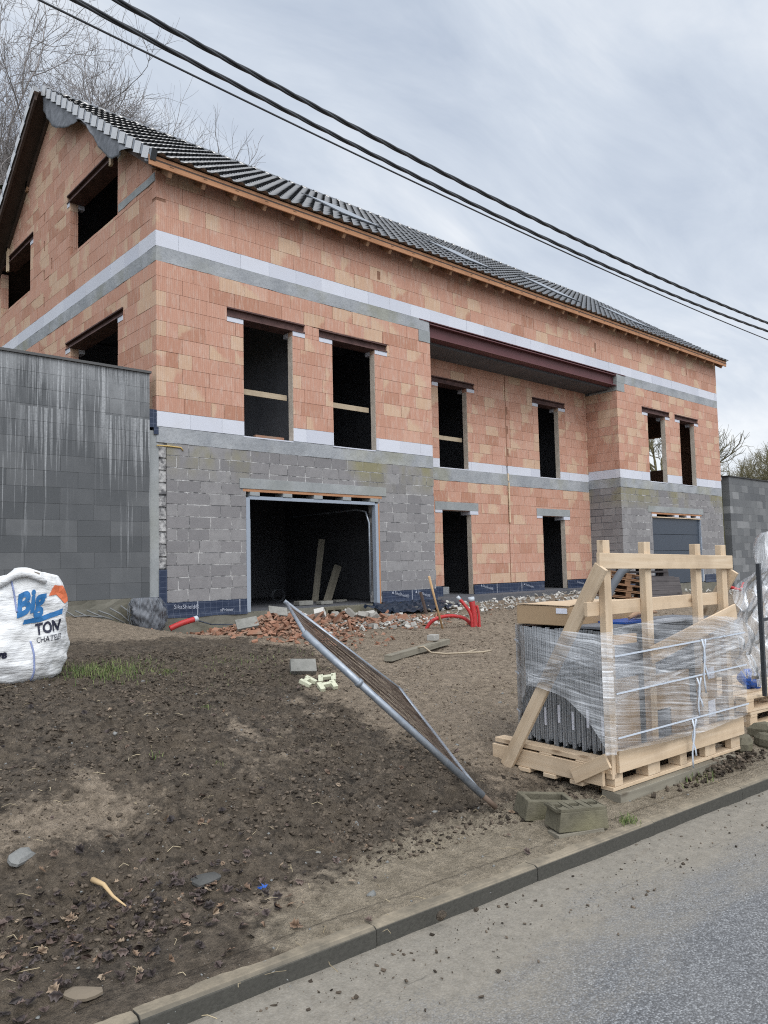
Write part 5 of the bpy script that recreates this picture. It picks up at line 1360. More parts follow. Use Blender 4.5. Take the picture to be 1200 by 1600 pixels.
for ph, t0, t1, m, nm, wv in ((PH0+R(2), .02, .36, SEAM_BLUE, 'seam', .5), (PH0-R(16), .60, .90, SEAM_BLUE, 'strap', -1.2)):
    mb = MB(); pts = []
    for k in range(26):
        t = t0+(t1-t0)*k/25; p_ = ph+wv*R(14)*math.sin(t*5)*(1 if nm == 'seam' else .5)-(R(20)*(k/25) if nm == 'strap' else R(10)*(k/25))
        q = bag_point(p_, t); pts.append(q+(q-bagc-Vector((0, 0, q.z-bagc.z))).normalized()*.004)
    mb.tube(pts, .0075, 5); mb.build(nm, m, body)
# twisted closing neck with its tag
mb = MB(); pts = [bag_point(R(-30)+R(10)*k, .86-.004*k*k*.2)+Vector((0, 0, .03*math.sin(k*.6)))+to_cam*.03 for k in range(8)]
mb.tube(pts, [.018, .026, .034, .03, .036, .03, .026, .02], 8); mb.build('tied_neck', BAGCLOTH, body)
mb = MB(); q = bag_point(R(28), .83)+to_cam*.035; mb.obox(q, bag_r+Vector((0, 0, -.3)), to_cam, (.045, .004, .06)); mb.build('tag', BAG_TAG, body)

# ------------------------------------------------------------------ two hollow blocks by the kerb
def hollow_block(name, label, loc, rz, tilt, size, cells, recess):
    t = thing(name, label, 'concrete block', (0, 0, 0), 'hollow blocks by the kerb'); lx, ly, lz = size
    bm = bmesh.new()
    mb = MB(); w = .035
    tap = lambda z: 1-.08*z/lz
    def ring(xa, xb, ya, yb):
        mb.raw([(x*tap(z), y*tap(z), z) for z in (0, lz) for x, y in ((xa, ya), (xb, ya), (xb, yb), (xa, yb))], [(0, 3, 2, 1), (4, 5, 6, 7), (0, 1, 5, 4), (1, 2, 6, 5), (2, 3, 7, 6), (3, 0, 4, 7)])
    bm.free()
    ring(-lx/2, lx/2, -ly/2, -ly/2+w); ring(-lx/2, lx/2, ly/2-w, ly/2)
    ring(-lx/2, -lx/2+w, -ly/2+w+.0005, ly/2-w-.0005)
    if recess:
        x1 = lx/2; mb.box((x1-w, -ly/2+w+.0005, .0), (x1-.001, -ly*.22, lz*.92)); mb.box((x1-w, ly*.22, .0), (x1-.001, ly/2-w-.0005, lz*.92)); mb.box((x1-w, -ly*.22, 0), (x1-.001, ly*.22, lz*.30)); mb.box((x1-w, -ly*.22, lz*.55), (x1-.001, ly*.22, lz*.92)); mb.box((x1-w-.01, -ly*.22, lz*.3), (x1-w+.004, ly*.22, lz*.55))
    else: ring(lx/2-w, lx/2, -ly/2+w+.0005, ly/2-w-.0005)
    for c in cells: ring(c-w*.45, c+w*.45, -ly/2+w+.0005, ly/2-w-.0005)
    o = mb.build('block_shell', BLOCK_LOOSE, t, bevel=.006)
    if recess:
        # closed top with three round holes: an n-gon plate built as strips around octagon holes
        pb = MB(); zt = lz*1.0; hx = [-.13, -.02, .10]; rr = .028; xe = lx/2*tap(lz)-.002; ye = ly/2*tap(lz)-.002
        cuts = [-xe]+[h for c in hx for h in (c-rr*1.5, c+rr*1.5)]+[xe]
        def plate(pts): pb.raw([(x, y, z) for z in (zt+.001, zt+.016) for x, y in pts], [tuple(range(len(pts)))[::-1], tuple(range(len(pts), 2*len(pts)))]+[(i, (i+1) % len(pts), len(pts)+(i+1) % len(pts), len(pts)+i) for i in range(len(pts))])
        for i in range(0, len(cuts)-1):
            a, b = cuts[i], cuts[i+1]
            if i % 2 == 0: plate([(a, -ye), (b, -ye), (b, ye), (a, ye)])
            else:
                c = hx[i//2]; N8 = 12
                arc = [(c+rr*math.cos(math.pi*k/N8), rr*math.sin(math.pi*k/N8)) for k in range(N8+1)]
                for sg in (1, -1):
                    for k in range(N8):
                        x0_, y0_ = arc[k]; x1_, y1_ = arc[k+1]
                        e0 = a+(b-a)*(1-k/N8); e1 = a+(b-a)*(1-(k+1)/N8)
                        q = [(x0_, sg*y0_), (e0, sg*ye), (e1, sg*ye), (x1_, sg*y1_)]
                        plate(q if sg > 0 else q[::-1])
        pb.build('pierced_top', BLOCK_LOOSE, t)
    t.location = loc; t.rotation_euler = (tilt[0], tilt[1], rz)
    return t
hollow_block('hollow_block', 'mossy open-topped concrete block behind the pierced one by the kerb', (-1.70, -8.68, gz(-1.72, -8.68)-.012), R(-28), (R(4), R(6)), (.33, .18, .115), [], False)
hollow_block('hollow_block', 'mossy grey concrete block with round holes on top, nearest the kerb', (-1.745, -8.93, .112), R(-22), (R(2), R(3)), (.325, .155, .105), [0], True)
mb = MB(); mb.obox((-1.78, -8.95, .098), Vector((math.cos(R(-20)), math.sin(R(-20)), 0)), Y, (.30, .11, .024)); single(mb, 'wood_offcut', PINE_GREY, 'flat weathered offcut lying under the pierced block at the kerb', 'wood offcut', (-1.78, -8.95, .085), bevel=.002)

# ------------------------------------------------------------------ helpers for broken pieces
def chunk(mb, c, s, rg, flat=1.0, boxy=False):
    """an angular broken piece"""
    M = Matrix.Rotation(rg.uniform(0, 6.28), 3, 'Z') @ Matrix.Rotation(rg.gauss(0, .5 if not boxy else .3), 3, 'X') @ Matrix.Rotation(rg.gauss(0, .5 if not boxy else .3), 3, 'Y')
    sx, sy, sz = s*rg.uniform(.7, 1.3), s*rg.uniform(.5, 1.0), s*flat*rg.uniform(.5, .9)
    vs = []
    for x in (-.5, .5):
        for y in (-.5, .5):
            for z in (-.5, .5):
                j = .12 if boxy else .3
                vs.append(Vector(c)+M @ Vector((x*sx*(1+rg.uniform(-j, j)), y*sy*(1+rg.uniform(-j, j)), z*sz*(1+rg.uniform(-j, j)))))
    mb.raw(vs, [(0, 1, 3, 2), (4, 6, 7, 5), (0, 4, 5, 1), (2, 3, 7, 6), (0, 2, 6, 4), (1, 5, 7, 3)], rnd=(rg.random(), rg.random()))
def heap_h(x, y):
    return .20*math.exp(-(((x-.95)/.55)**2+((y+1.9)/.8)**2))+.14*math.exp(-(((x-2.2)/.9)**2+((y+1.7)/.55)**2))
rg = random.Random(12)
lab_terra = 'broken orange brick shard in the rubble heap in front of the garage'
for k in range(120):
    u = rg.gauss(0, 1); v = rg.gauss(0, 1)
    if k < 66: x, y = .95+.6*u, -2.0+.7*v
    else: x, y = 2.5+1.0*u, -1.75+.4*v
    s = rg.uniform(.06, .17); z = gz(x, y, False)+heap_h(x, y)+s*.15
    mb = MB(); chunk(mb, (x, y, z), s, rg, .35); single(mb, 'brick_shard', BRICK_BIT, lab_terra, 'brick shard', (x, y, z-s*.15), 'brick shards in the rubble heap')
mb = MB()
for k in range(1900):
    u = rg.gauss(0, 1); v = rg.gauss(0, 1); x, y = (.85+.5*u, -2.05+.7*v) if rg.random() < .6 else (2.5+.95*u, -1.9+.5*v)
    s = rg.uniform(.018, .075); chunk(mb, (x, y, gz(x, y, False)+heap_h(x, y)*rg.uniform(.5, 1)+s*.15), s, rg, .4)
struct(mb, 'rubble', BRICK_BIT, 'stuff')
mb = MB()
for k in range(900):
    c = rg.random()
    if c < .35: x, y = 2.6+.9*rg.gauss(0, 1), -1.9+.5*rg.gauss(0, 1)
    elif c < .80: x, y = rg.uniform(5.0, 12), rg.uniform(-1.9, .1)
    else: x, y = rg.uniform(12, 21), rg.uniform(-3.0, -.1)
    s = rg.uniform(.02, .075)*(1.3 if x > 8 else 1); chunk(mb, (x, y, gz(x, y, False)+.03+s*.1+(.06*rg.random() if x > 5 else 0)), s, rg, .45)
struct(mb, 'pale_rubble', WHITE_BIT, 'stuff')
for k in range(26):
    x, y = 2.55+.95*rg.uniform(-1, 1), -1.5+.45*rg.uniform(-1, 1); s = rg.uniform(.10, .19)
    if k > 20: x, y = rg.uniform(1.2, 3.4), rg.uniform(-3.2, -2.2); s = .1
    z = gz(x, y, False)+heap_h(x, y)+s*.28
    mb = MB(); chunk(mb, (x, y, z), s, rg, .95, True); single(mb, 'white_block_piece', WHITE_BIT, 'broken pale building-block lump among the orange brick rubble', 'block piece', (x, y, z-s*.28), 'pale block lumps in the rubble', bevel=.004)
for k, (x, y, s, lb) in enumerate(((.45, -1.95, .26, 'flat grey slab fragment at the left foot of the rubble heap'), (1.15, -1.7, .24, 'grey slab fragment lying on top of the rubble heap'))):
    z = gz(x, y, False)+heap_h(x, y)+.08
    mb = MB(); mb.obox((x, y, z), (.9, -.4, .15*(1-2*k)), (.3, .7, .65), (s*1.2, s*.75, .045)); single(mb, 'slab_fragment', GREY_BIT, lb, 'slab fragment', (x, y, z-.08), bevel=.004)
# dark hollow block at the back of the heap
mb = MB(); hx, hy = 3.0, -.75; hz = gz(hx, hy, False)
for a in (-.25, -.09, .09, .25): mb.box((hx+a-.02, hy-.1, hz), (hx+a+.02, hy+.1, hz+.16))
mb.box((hx-.27, hy-.1, hz+.16), (hx+.27, hy+.1, hz+.2)); single(mb, 'hollow_block', BLOCK_LOOSE, 'dark hollow block with open cells at the back of the rubble', 'concrete block', (hx, hy, hz))
# navy sheeting
mb = MB(); vs = []; rs = random.Random(5)
for i in range(26):
    for j in range(9):
        x = 4.15+2.0*i/25; y = -.9+.75*j/8
        vs.append((x+rs.uniform(-.03, .03), y, gz(x, y, False)+.02+.10*(j/8)+.055*abs(math.sin(i*.9+j*1.3))+.03*math.sin(i*2.1-j)))
mb.raw(vs, [(i*9+j, i*9+9+j, i*9+10+j, i*9+1+j) for i in range(25) for j in range(8)]); single(mb, 'plastic_sheeting', NAVY_PL, 'crumpled navy plastic sheeting against the plinth right of the garage', 'plastic sheet', (5.1, -.6, gz(5.1, -.6)), recalc=False, solid=.003)
mb = MB(); mb.bar((5.05, -1.0, gz(5.05, -1)), (5.0, -.9, gz(5.05, -1)+.42), .10, .03); single(mb, 'short_board', SOFFIT, 'short dark board standing in the navy sheeting', 'board', (5.05, -1.0, gz(5.05, -1)))
# shovel handle
mb = MB(); mb.tube([(3.02, -3.38, gz(3.02, -3.38)-.05), (2.80, -3.45, 1.0), (2.62, -3.50, 1.41)], [.017, .016, .019], 8); single(mb, 'shovel_handle', HANDLE, 'pale wooden shovel handle standing tilted out of the mud by the rubble', 'shovel', (3.0, -3.39, gz(3.02, -3.38)))
# red conduits
def pipe(label, pts, r, ends=(), name='red_conduit'):
    t = thing(name, label, 'pipe', tuple(pts[0]), 'red conduits')
    cu = [Vector(p) for p in pts]; sm = []
    for i in range(len(cu)-1):
        p0, p1, p2, p3 = cu[max(i-1, 0)], cu[i], cu[i+1], cu[min(i+2, len(cu)-1)]
        for k in range(6):
            s = k/6; sm.append(.5*((2*p1)+(p2-p0)*s+(2*p0-5*p1+4*p2-p3)*s*s+(3*p1-p0-3*p2+p3)*s**3))
    sm.append(cu[-1])
    mb = MB(); mb.tube(sm, r, 10); mb.build('tube', RED_PIPE, t)
    for e_ in ends:
        a, b = (sm[-1], sm[-2]) if e_ else (sm[0], sm[1]); dd = (a-b).normalized()
        mb = MB(); mb.tube([a-dd*.01, a+dd*.05], r*1.06, 10); mb.build('taped_end', PIPE_END, t)
    return t
pipe('red conduit arching out of the mud into the upright pair', [(2.86, -3.1, .5), (2.92, -3.17, .67), (2.98, -3.25, .75), (3.09, -3.35, .79), (3.21, -3.46, .79), (3.33, -3.56, .74), (3.42, -3.64, .6), (3.46, -3.68, .45)], .028)
pipe('thickest red conduit standing upright out of the mud, taped at its top', [(3.37, -3.71, .45), (3.35, -3.72, .77), (3.31, -3.71, 1.03)], .045, (1,))
pipe('red conduit leaning left from the upright one, white at its tip', [(3.33, -3.69, .5), (3.30, -3.70, .80), (3.23, -3.64, .96), (3.17, -3.59, 1.055)], .026, (1,))
pipe('thin red conduit close beside the thick upright one', [(3.41, -3.76, .45), (3.40, -3.77, .77), (3.37, -3.76, .95)], .02)
pipe('red conduit stub with a grey taped end poking out beside the foil roll', [(-.05, -.55, .70), (.12, -.60, .77), (.33, -.62, .82)], .044, (1,))
pipe('long thin red conduit lying on the soil at the foot of the plinth', [(.10, -.34, .60), (.14, -.36, .56), (.5, -.40, .545), (.9, -.44, .55), (1.28, -.42, .58)], .024)
for q in ((17.6, -1.4),): pipe('far red conduit curl near the closed garage door', [(16.9, -1.3, .45), (17.1, -1.4, .75), (17.6, -1.6, .62), (17.9, -1.6, .8)], .05)
# rolled wire-wrapped foil by the wall foot
rl = thing('foil_roll', 'crumpled silvery wire-wrapped roll at the foot of the left retaining wall', 'roll', (-.25, -.35, .70))
mb = MB(); vs = []; NI, NJ = 64, 22
for i in range(NI):
    for j in range(NJ+1):
        a = 2*math.pi*i/NI; t = j/NJ; r = .195*(1+.09*math.sin(11*a+17*t+3*math.sin(4*a))+.07*math.sin(19*a-29*t)+.10*math.sin(3*a+5*t)+.06*math.sin(7*a-9*t))*(.8+.35*math.sin(math.pi*t)**.5)
        vs.append((-.27+r*1.1*math.cos(a)-.06*t, -.33+r*.8*math.sin(a), .66+.52*t))
mb.raw(vs, [(i*(NJ+1)+j, ((i+1) % NI)*(NJ+1)+j, ((i+1) % NI)*(NJ+1)+j+1, i*(NJ+1)+j+1) for i in range(NI) for j in range(NJ)]+[tuple(i*(NJ+1)+NJ for i in range(NI))], smooth=True)
mb.build('sleeve', FELT, rl)
mb = MB()
for k in range(15):
    a = 2*math.pi*(k+.35*math.sin(k*2.3))/15; mb.tube([(-.27+.235*1.1*math.cos(a)*(.82+.36*math.sin(math.pi*t)**.5)-.06*t, -.33+.235*.8*math.sin(a)*(.82+.36*math.sin(math.pi*t)**.5), .66+.52*t) for t in (0, .2, .4, .6, .8, 1)], .0025, 4, cap=False)
mb.build('wires', GALV, rl, recalc=False)
mb = MB()
for k in range(7):
    x = -1.5+k*.17; mb.tube([(x, -.14, 1.0+.08*random.random()), (x+.14, -.2, .95), (x+.35, -.25, gz(x+.35, -.25, False)+.03)], .012, 5)
single(mb, 'cable_ends', mat('pale_cable', color=(.16, .165, .165), rough=.5), 'pale loose cable ends trailing down the footing of the left wall', 'cables', (-1.0, -.2, gz(-1.0, -.2)))
mb = MB(); mb.tube([(.55, -.05, .80), (.9, -.12, .68), (1.25, -.3, .66), (1.4, -.36, .60)], .012, 5); mb.obox((1.45, -.38, .60), (.8, -.3, -.3), Y, (.2, .12, .07)); single(mb, 'navy_strap_bundle', NAVY_PL, 'small navy bundle on a strap lying against the plinth left of the garage', 'bundle', (1.45, -.38, .55))
# plank and small pieces on the mud
mb = MB(); za, zb = gz(.3, -5.14, False)+.05, gz(1.88, -4.5, False)+.05; mb.bar((.30, -5.12, za), (1.88, -4.52, zb), .10, .07); single(mb, 'timber_beam', PINE_GREY, 'grey weathered squared timber lying on the brown mud', 'timber', (1.1, -4.8, za-.04), bevel=.004)
mb = MB(); mb.obox((1.55, -4.60, gz(1.55, -4.6)+.14), (.9, .35, 0), Y, (.15, .11, .07)); single(mb, 'white_block_piece', WHITE_BIT, 'small pale block sitting on the end of the grey timber', 'block piece', (1.55, -4.6, gz(1.55, -4.6)+.1), bevel=.004)
mb = MB()
for pts in ([(.98, -4.9, .60), (1.0, -4.98, .62), (1.05, -5.05, .55), (1.25, -5.1, .52), (1.5, -5.2, .515), (1.75, -5.15, .53)], [(1.5, -5.2, .515), (1.7, -5.28, .51), (1.85, -5.3, .515)]):
    mb.tube(pts, .012, 5)
single(mb, 'torn_tape', mat('tape_beige', color=(.36, .30, .22), rough=.7), 'torn beige tape looped over the grey timber and trailing on the mud', 'tape', (1.2, -5.0, .5))
x, y = -1.05, -5.38; mb = MB(); mb.obox((x, y, gz(x, y)+.06), (.86, -.45, -.05), (.2, .5, .55), (.25, .15, .07)); single(mb, 'concrete_block', GREY_BIT, 'plain grey half block lying on the dark soil left of the fence panel', 'concrete block', (x, y, gz(x, y)), bevel=.005)
def clip_piece(x, y, rz, label):
    mb = MB(); z = gz(x, y)+.02; c, s = math.cos(rz), math.sin(rz); ux = Vector((c, s, .1)); uy = Vector((-s, c, .45))
    o = Vector((x, y, z+.02))
    for (a, b, l, w_) in ((-.06, 0, .045, .11), (.06, 0, .045, .11), (0, .02, .12, .035)): mb.obox(o+ux.normalized()*a+uy.normalized()*b, ux, uy, (l, w_, .035))
    single(mb, 'plastic_spacer', CREAM_PL, label, 'plastic spacer', (x, y, z), 'cream plastic spacers', bevel=.003)
clip_piece(-1.30, -5.80, .5, 'cream H-shaped plastic spacer, left one of the group on the dark soil'); clip_piece(-1.02, -5.72, -.7, 'cream plastic spacer lying farthest back in its group'); clip_piece(-1.25, -6.02, -.3, 'cream H-shaped plastic spacer nearest the road')
# old pallets in the yard
VA = math.atan2(-.67, -.74)
for k in range(5):
    lb = ['bottom brown pallet', 'second brown pallet from the bottom', 'middle brown pallet', 'second brown pallet from the top', 'topmost brown pallet'][k]+' of the tilted stack in the yard'
    if k == 0: pb_ = pallet('old_pallet', lb, (10.35, -2.05, .60), VA+R(90)+R(4), PAL_BROWN, 'brown pallets stacked in the yard', size=(1.0, .9), tilt=(R(-2), R(7)))
    else: copy_tree(pb_, (10.35+.015*k, -2.05, .60+.135*k), (R(-2), R(7+1.0*k), VA+R(90)+R(4+3*((k*7) % 3-1))), lb)
for k in range(2):
    lb = ['dark wet pallet leaning on the brown stack, inner one', 'dark wet pallet leaning outermost beside the brown stack'][k]
    if k == 0: pd_ = pallet('old_pallet', lb, (10.80, -2.62, .86), VA+R(90), PAL_DARK, 'dark pallets leaning in the yard', size=(.85, .62), tilt=(R(70), 0))
    else: copy_tree(pd_, (10.72, -2.80, .84), (R(66), 0, VA+R(94)), lb)
for k in range(7):
    lb = ['lowest', 'second', 'third', 'fourth', 'fifth', 'sixth', 'topmost'][k]+' dark pallet counted up the straight stack behind the brown ones'
    if k == 0: ps_ = pallet('old_pallet', lb, (12.3, -1.45, .62), VA+R(90), PAL_DARK, 'dark pallets in the straight stack', size=(1.1, .9))
    else: copy_tree(ps_, (12.3+.02*((k*5) % 3-1), -1.45, .62+.131*k), (0, 0, VA+R(90+2*((k*3) % 3-1))), lb)
mb = MB(); pts = [(6.95, -3.70, .50), (6.97, -3.75, .89), (7.04, -3.84, 1.13), (7.16, -3.97, 1.38), (7.31, -4.13, 1.53), (7.5, -4.30, 1.60)]; mb.tube(pts, .075, 12); single(mb, 'curved_duct', DUCT, 'curved dark grey duct rising from the yard behind the timber frame', 'duct', (6.95, -3.7, .5))
mb = MB(); mb.bar((15.7, -.45, 1.25), (16.0, -.3, 1.3), .2, .3); 
# things standing in the open garage
for i, (p, q, w_, h_, lb) in enumerate((((4.62, 2.0, Z0), (4.95, 2.15, 2.2), .14, .03, 'taller plank leaning inside the open garage'), ((4.80, 1.8, Z0), (5.2, 1.9, 1.6), .17, .04, 'shorter wide plank leaning inside the open garage'))):
    mb = MB(); mb.bar(p, q, h_, w_, Vector((1, -.8, 0))); single(mb, 'leaning_plank', PINE_GREY, lb, 'plank', p)
for i, (x, y, a, b, c, lb) in enumerate(((3.55, .95, .34, .2, .09, 'pale block lying on the garage floor left of the planks'), (4.0, .85, .3, .18, .07, 'pale block on the garage floor at the foot of the planks'), (4.75, 1.3, .3, .14, .05, 'flat pale piece on the garage floor by the right jamb'))):
    mb = MB(); mb.box((x-a/2, y-b/2, Z0+.005), (x+a/2, y+b/2, Z0+c)); single(mb, 'garage_block', GREY_BIT, lb, 'concrete block', (x, y, Z0), bevel=.006)
mb = MB()
for k in range(3):
    mb.tube([(3.75+.15*math.cos(t*.314), 2.1+.03*k, Z0+.17+.13*math.sin(t*.314)) for t in range(21)], .006, 5, cap=False)
single(mb, 'wire_coil', STEEL_DARK, 'coil of dark wire standing on the garage floor', 'wire coil', (3.75, 2.1, Z0+.03))
# ------------------------------------------------------------------ single stones, sticks, litter in front
def stone(name, label, x, y, s, flat, m, seed, rz=0, cat='stone', n=1, group=None, tilt=.1):
    rr = random.Random(seed); mb = MB(); vs = []; NU, NV = 11, 6
    for i in range(NU):
        rad = 1+rr.uniform(-.2, .2)
        for j in range(NV):
            u = 2*math.pi*i/NU; v = math.pi*j/(NV-1)
            p = Vector((s*rad*math.sin(v)*math.cos(u), .62*s*rad*math.sin(v)*math.sin(u), s*flat*math.cos(v)))
            vs.append(Matrix.Rotation(rz, 3, 'Z') @ Matrix.Rotation(tilt, 3, 'X') @ p + Vector((x, y, gz(x, y)+s*flat*.5)))
    mb.raw(vs, [(i*NV+j, ((i+1) % NU)*NV+j, ((i+1) % NU)*NV+j+1, i*NV+j+1) for i in range(NU) for j in range(NV-1)])
    return single(mb, name, m, label, cat, (x, y, gz(x, y)), group)
stone('flat_stone', 'flat pale grey stone half sunk in the soil near the left edge', -4.30, -7.63, .075, .33, STONE, 1, .5, tilt=.5)
stone('flat_stone', 'brownish flat stone among the dead leaves at the bottom left', -4.40, -8.66, .065, .25, mat('tan_stone', color=(.17, .14, .105), rough=.8), 2, -.7)
stone('flat_stone', 'long dark stone beside the leaf litter above the kerb', -3.66, -8.20, .085, .22, mat('dark_stone', m_conc((.05, .05, .048), (.10, .1, .095), 9, 0, .4, .4)), 3, .1)
stone('soil_clod', 'dark clod of earth in the gutter against the kerb', -3.02, -9.10, .03, .7, SOIL, 4, cat='clod'); stone('soil_clod', 'smaller crumb of earth on the road near the kerb', -2.86, -9.16, .014, .7, SOIL, 5, cat='clod')
for k, (x, y, s) in enumerate(((.62, -8.86, .11), (.86, -8.92, .10), (1.08, -8.84, .12), (.78, -8.66, .13), (1.25, -8.95, .09))):
    stone('mossy_stone', ['rounded mossy stone right beside the end of the wrapped pallet', 'mossy stone nearest the kerb under the right pallets', 'bigger mossy stone under the pale pallets', 'mossy stone at the back under the right pallets', 'small mossy stone at the right edge by the kerb'][k], x, y, s, .75, BLOCK_LOOSE, 20+k, k, 'stone', group='mossy stones by the pallets')
mb = MB(); z = gz(-4.07, -8.05)+.03; mb.tube([(-4.09, -7.95, z+.035), (-4.07, -8.03, z+.03), (-4.065, -8.12, z+.005), (-4.05, -8.22, z-.01)], [.013, .010, .007, .003], 6); single(mb, 'stick', mat('peeled_stick', color=(.5, .36, .2), rough=.7), 'short peeled pale stick on the dark soil', 'stick', (-4.07, -8.05, z-.03))
mb = MB(); rs = random.Random(8)
for k in range(5):
    a = Vector((-3.50, -8.43, gz(-3.5, -8.43)+.012)); mb.face([a+Vector((rs.uniform(-.025, .025), rs.uniform(-.02, .02), rs.uniform(0, .025))) for _ in range(3)])
single(mb, 'plastic_scrap', BLUE_PL, 'tiny scrap of bright blue plastic in the leaf litter', 'litter', (-3.5, -8.43, gz(-3.5, -8.43)), recalc=False, solid=.001)
# ------------------------------------------------------------------ uncountable ground cover
rs = np.random.RandomState(3)
def scatter(n, xr, yr, keep):
    x = rs.uniform(*xr, n*4); y = rs.uniform(*yr, n*4); k = keep(x, y) > rs.uniform(0, 1, n*4)
    return x[k][:n], y[k][:n]
def sv(x, y): return (y-kerb_back(x))/(-kerb_back(x))
# clods and grit: jittered lumps, built straight from arrays
def ico():
    t = (1+5**.5)/2
    v = np.array([(-1, t, 0), (1, t, 0), (-1, -t, 0), (1, -t, 0), (0, -1, t), (0, 1, t), (0, -1, -t), (0, 1, -t), (t, 0, -1), (t, 0, 1), (-t, 0, -1), (-t, 0, 1)], float)
    f = np.array([(0, 11, 5), (0, 5, 1), (0, 1, 7), (0, 7, 10), (0, 10, 11), (1, 5, 9), (5, 11, 4), (11, 10, 2), (10, 7, 6), (7, 1, 8), (3, 9, 4), (3, 4, 2), (3, 2, 6), (3, 6, 8), (3, 8, 9), (4, 9, 5), (2, 4, 11), (6, 2, 10), (8, 6, 7), (9, 8, 1)])
    return v/np.linalg.norm(v[0]), f
def clods(name, m, xs_, ys_, smin, smax, power=3.0, sink=.25, flat=(.3, .65)):
    v, f = ico(); n = len(xs_); zs_ = ground_z(xs_, ys_)
    s = smin+(smax-smin)*rs.uniform(size=n)**power
    P_ = v[None]*rs.uniform(.42, 1.45, (n, 12, 1))
    P_ = P_*np.stack([np.ones(n), rs.uniform(.55, 1, n), rs.uniform(*flat, n)], -1)[:, None, :]*s[:, None, None]
    a = rs.uniform(0, 6.28, n); c, q = np.cos(a)[:, None], np.sin(a)[:, None]
    tl = rs.normal(0, .5, n)[:, None]
    x0, y0, z0 = P_[..., 0], P_[..., 1], P_[..., 2]
    y1 = y0*np.cos(tl)-z0*np.sin(tl); z1 = y0*np.sin(tl)+z0*np.cos(tl)
    co = np.stack([xs_[:, None]+x0*c-y1*q, ys_[:, None]+x0*q+y1*c, zs_[:, None]+z1+(s*(.5-sink)*.8)[:, None]], -1).reshape(-1, 3)
    F_ = (f[None]+np.arange(n)[:, None, None]*12).reshape(-1, 3); nf = len(F_)
    me = bpy.data.meshes.new(name); me.vertices.add(len(co)); me.vertices.foreach_set('co', co.reshape(-1).astype(np.float32))
    me.loops.add(nf*3); me.loops.foreach_set('vertex_index', F_.reshape(-1).astype(np.int32)); me.polygons.add(nf); me.polygons.foreach_set('loop_start', np.arange(0, nf*3, 3, dtype=np.int32)); me.update()
    u = me.uv_layers.new(name='rnd'); r_ = np.repeat(rs.uniform(size=n), 60); u.data.foreach_set('uv', np.stack([r_, r_], -1).reshape(-1).astype(np.float32))
    me.materials.append(m); o = bpy.data.objects.new(name, me); COL.objects.link(o); o['kind'] = 'stuff'; return o
CLOD = mat('soil_clod', lambda w, b: P(w, b, w.mix(w.sep(w.uv('rnd'))[0], (0.022, 0.0175, 0.0135), (0.15, 0.12, 0.092)), 0.9, w.bump(w.noise(w.obj(), 90, 3), .5, .006)), spec=.2)
CLOD_TAN = mat('mud_clod', lambda w, b: P(w, b, w.mix(w.sep(w.uv('rnd'))[0], (0.075, 0.058, 0.043), (0.20, 0.163, 0.125)), 0.9, w.bump(w.noise(w.obj(), 90, 3), .5, .006)), spec=.2)
x, y = scatter(38000, (-6.3, 1.2), (-9.0, -3.8), lambda x, y: (sv(x, y) > .03)*(1-soil_masks(x, y)[0])**1.3*np.clip(.62+.9*fbm(x, y, 2.2, 3, 91), .12, 1))
clods('soil_crumbs', CLOD, x, y, .0035, .019, 4.2)
x, y = scatter(16000, (-6, 3.5), (-9.0, -3), lambda x, y: (sv(x, y) > .004)*soil_masks(x, y)[0]*np.clip(.4+1.2*fbm(x, y, 2.0, 3, 92), .03, 1)); clods('mud_crumbs', CLOD_TAN, x, y, .0025, .013, 3.0)
x, y = scatter(5000, (1.5, 9), (-8.9, -1), lambda x, y: .4+0*x); clods('mud_crumbs', CLOD_TAN, x, y, .005, .025, 3.5)
x, y = scatter(1100, (-6, .8), (-9.1, -5), lambda x, y: .6+0*x); clods('pale_grit', STONE, x, y, .0025, .010, 2.5)
x, y = scatter(70, (-6, .5), (-8.8, -4.5), lambda x, y: .6+0*x); clods('pebbles', STONE, x, y, .010, .026, 1.6, flat=(.35, .6))
# gutter dirt
mb = MB(); xs_ = rs.uniform(-6, 3, 1300); dd_ = np.abs(rs.normal(0, .28, 1300))
for xx, d_ in zip(xs_, dd_):
    s = .0018+.0075*rs.uniform()**6; yy = KY(xx)-.185-d_
    chunk(mb, (xx, yy, .004+s*.2), s*2, random.Random(int(xx*1e4) & 0xffff), .5)
struct(mb, 'road_dirt', CLOD, 'stuff', recalc=False)
# dead leaves
def leaf(mb, c, s, rr, val):
    a = rr.uniform(0, 6.28); n = 9; M = Matrix.Rotation(a, 3, 'Z') @ Matrix.Rotation(rr.gauss(0, .45), 3, 'X') @ Matrix.Rotation(rr.gauss(0, .35), 3, 'Y')
    curl = rr.uniform(-1.2, 2.0)/s*.5
    out = []
    for k in range(-n, n+1):
        t = (k+n)/(2*n); u = -1+2*abs(k)/n  # unused
    L = []; Rr = []
    for k in range(7):
        t = k/6; w_ = .42*math.sin(math.pi*min(1, t*1.02+.03))**.8*(1+.28*math.cos(k*math.pi)); L.append((t-.5, w_)); Rr.append((t-.5, -w_))
    pts = L+Rr[::-1]
    base = len(mb.v)
    mid = [(k/6-.5, 0) for k in range(7)]
    def T3(p): x_, y_ = p[0]*s, p[1]*s; return Vector(c)+M @ Vector((x_, y_, curl*(y_*y_*1.6+x_*x_*.5)))
    for p in mid: mb.v.append(tuple(T3(p)))
    for p in L: mb.v.append(tuple(T3(p)))
    for p in Rr: mb.v.append(tuple(T3(p)))
    for k in range(6):
        for o_ in (7, 14):
            mb.f.append((base+k, base+k+1, base+o_+k+1, base+o_+k)); mb.rn.append((val, 0)); mb.uv.append([(0, 0)]*4); mb.sm.append(True)
mb = MB(); rr = random.Random(21)
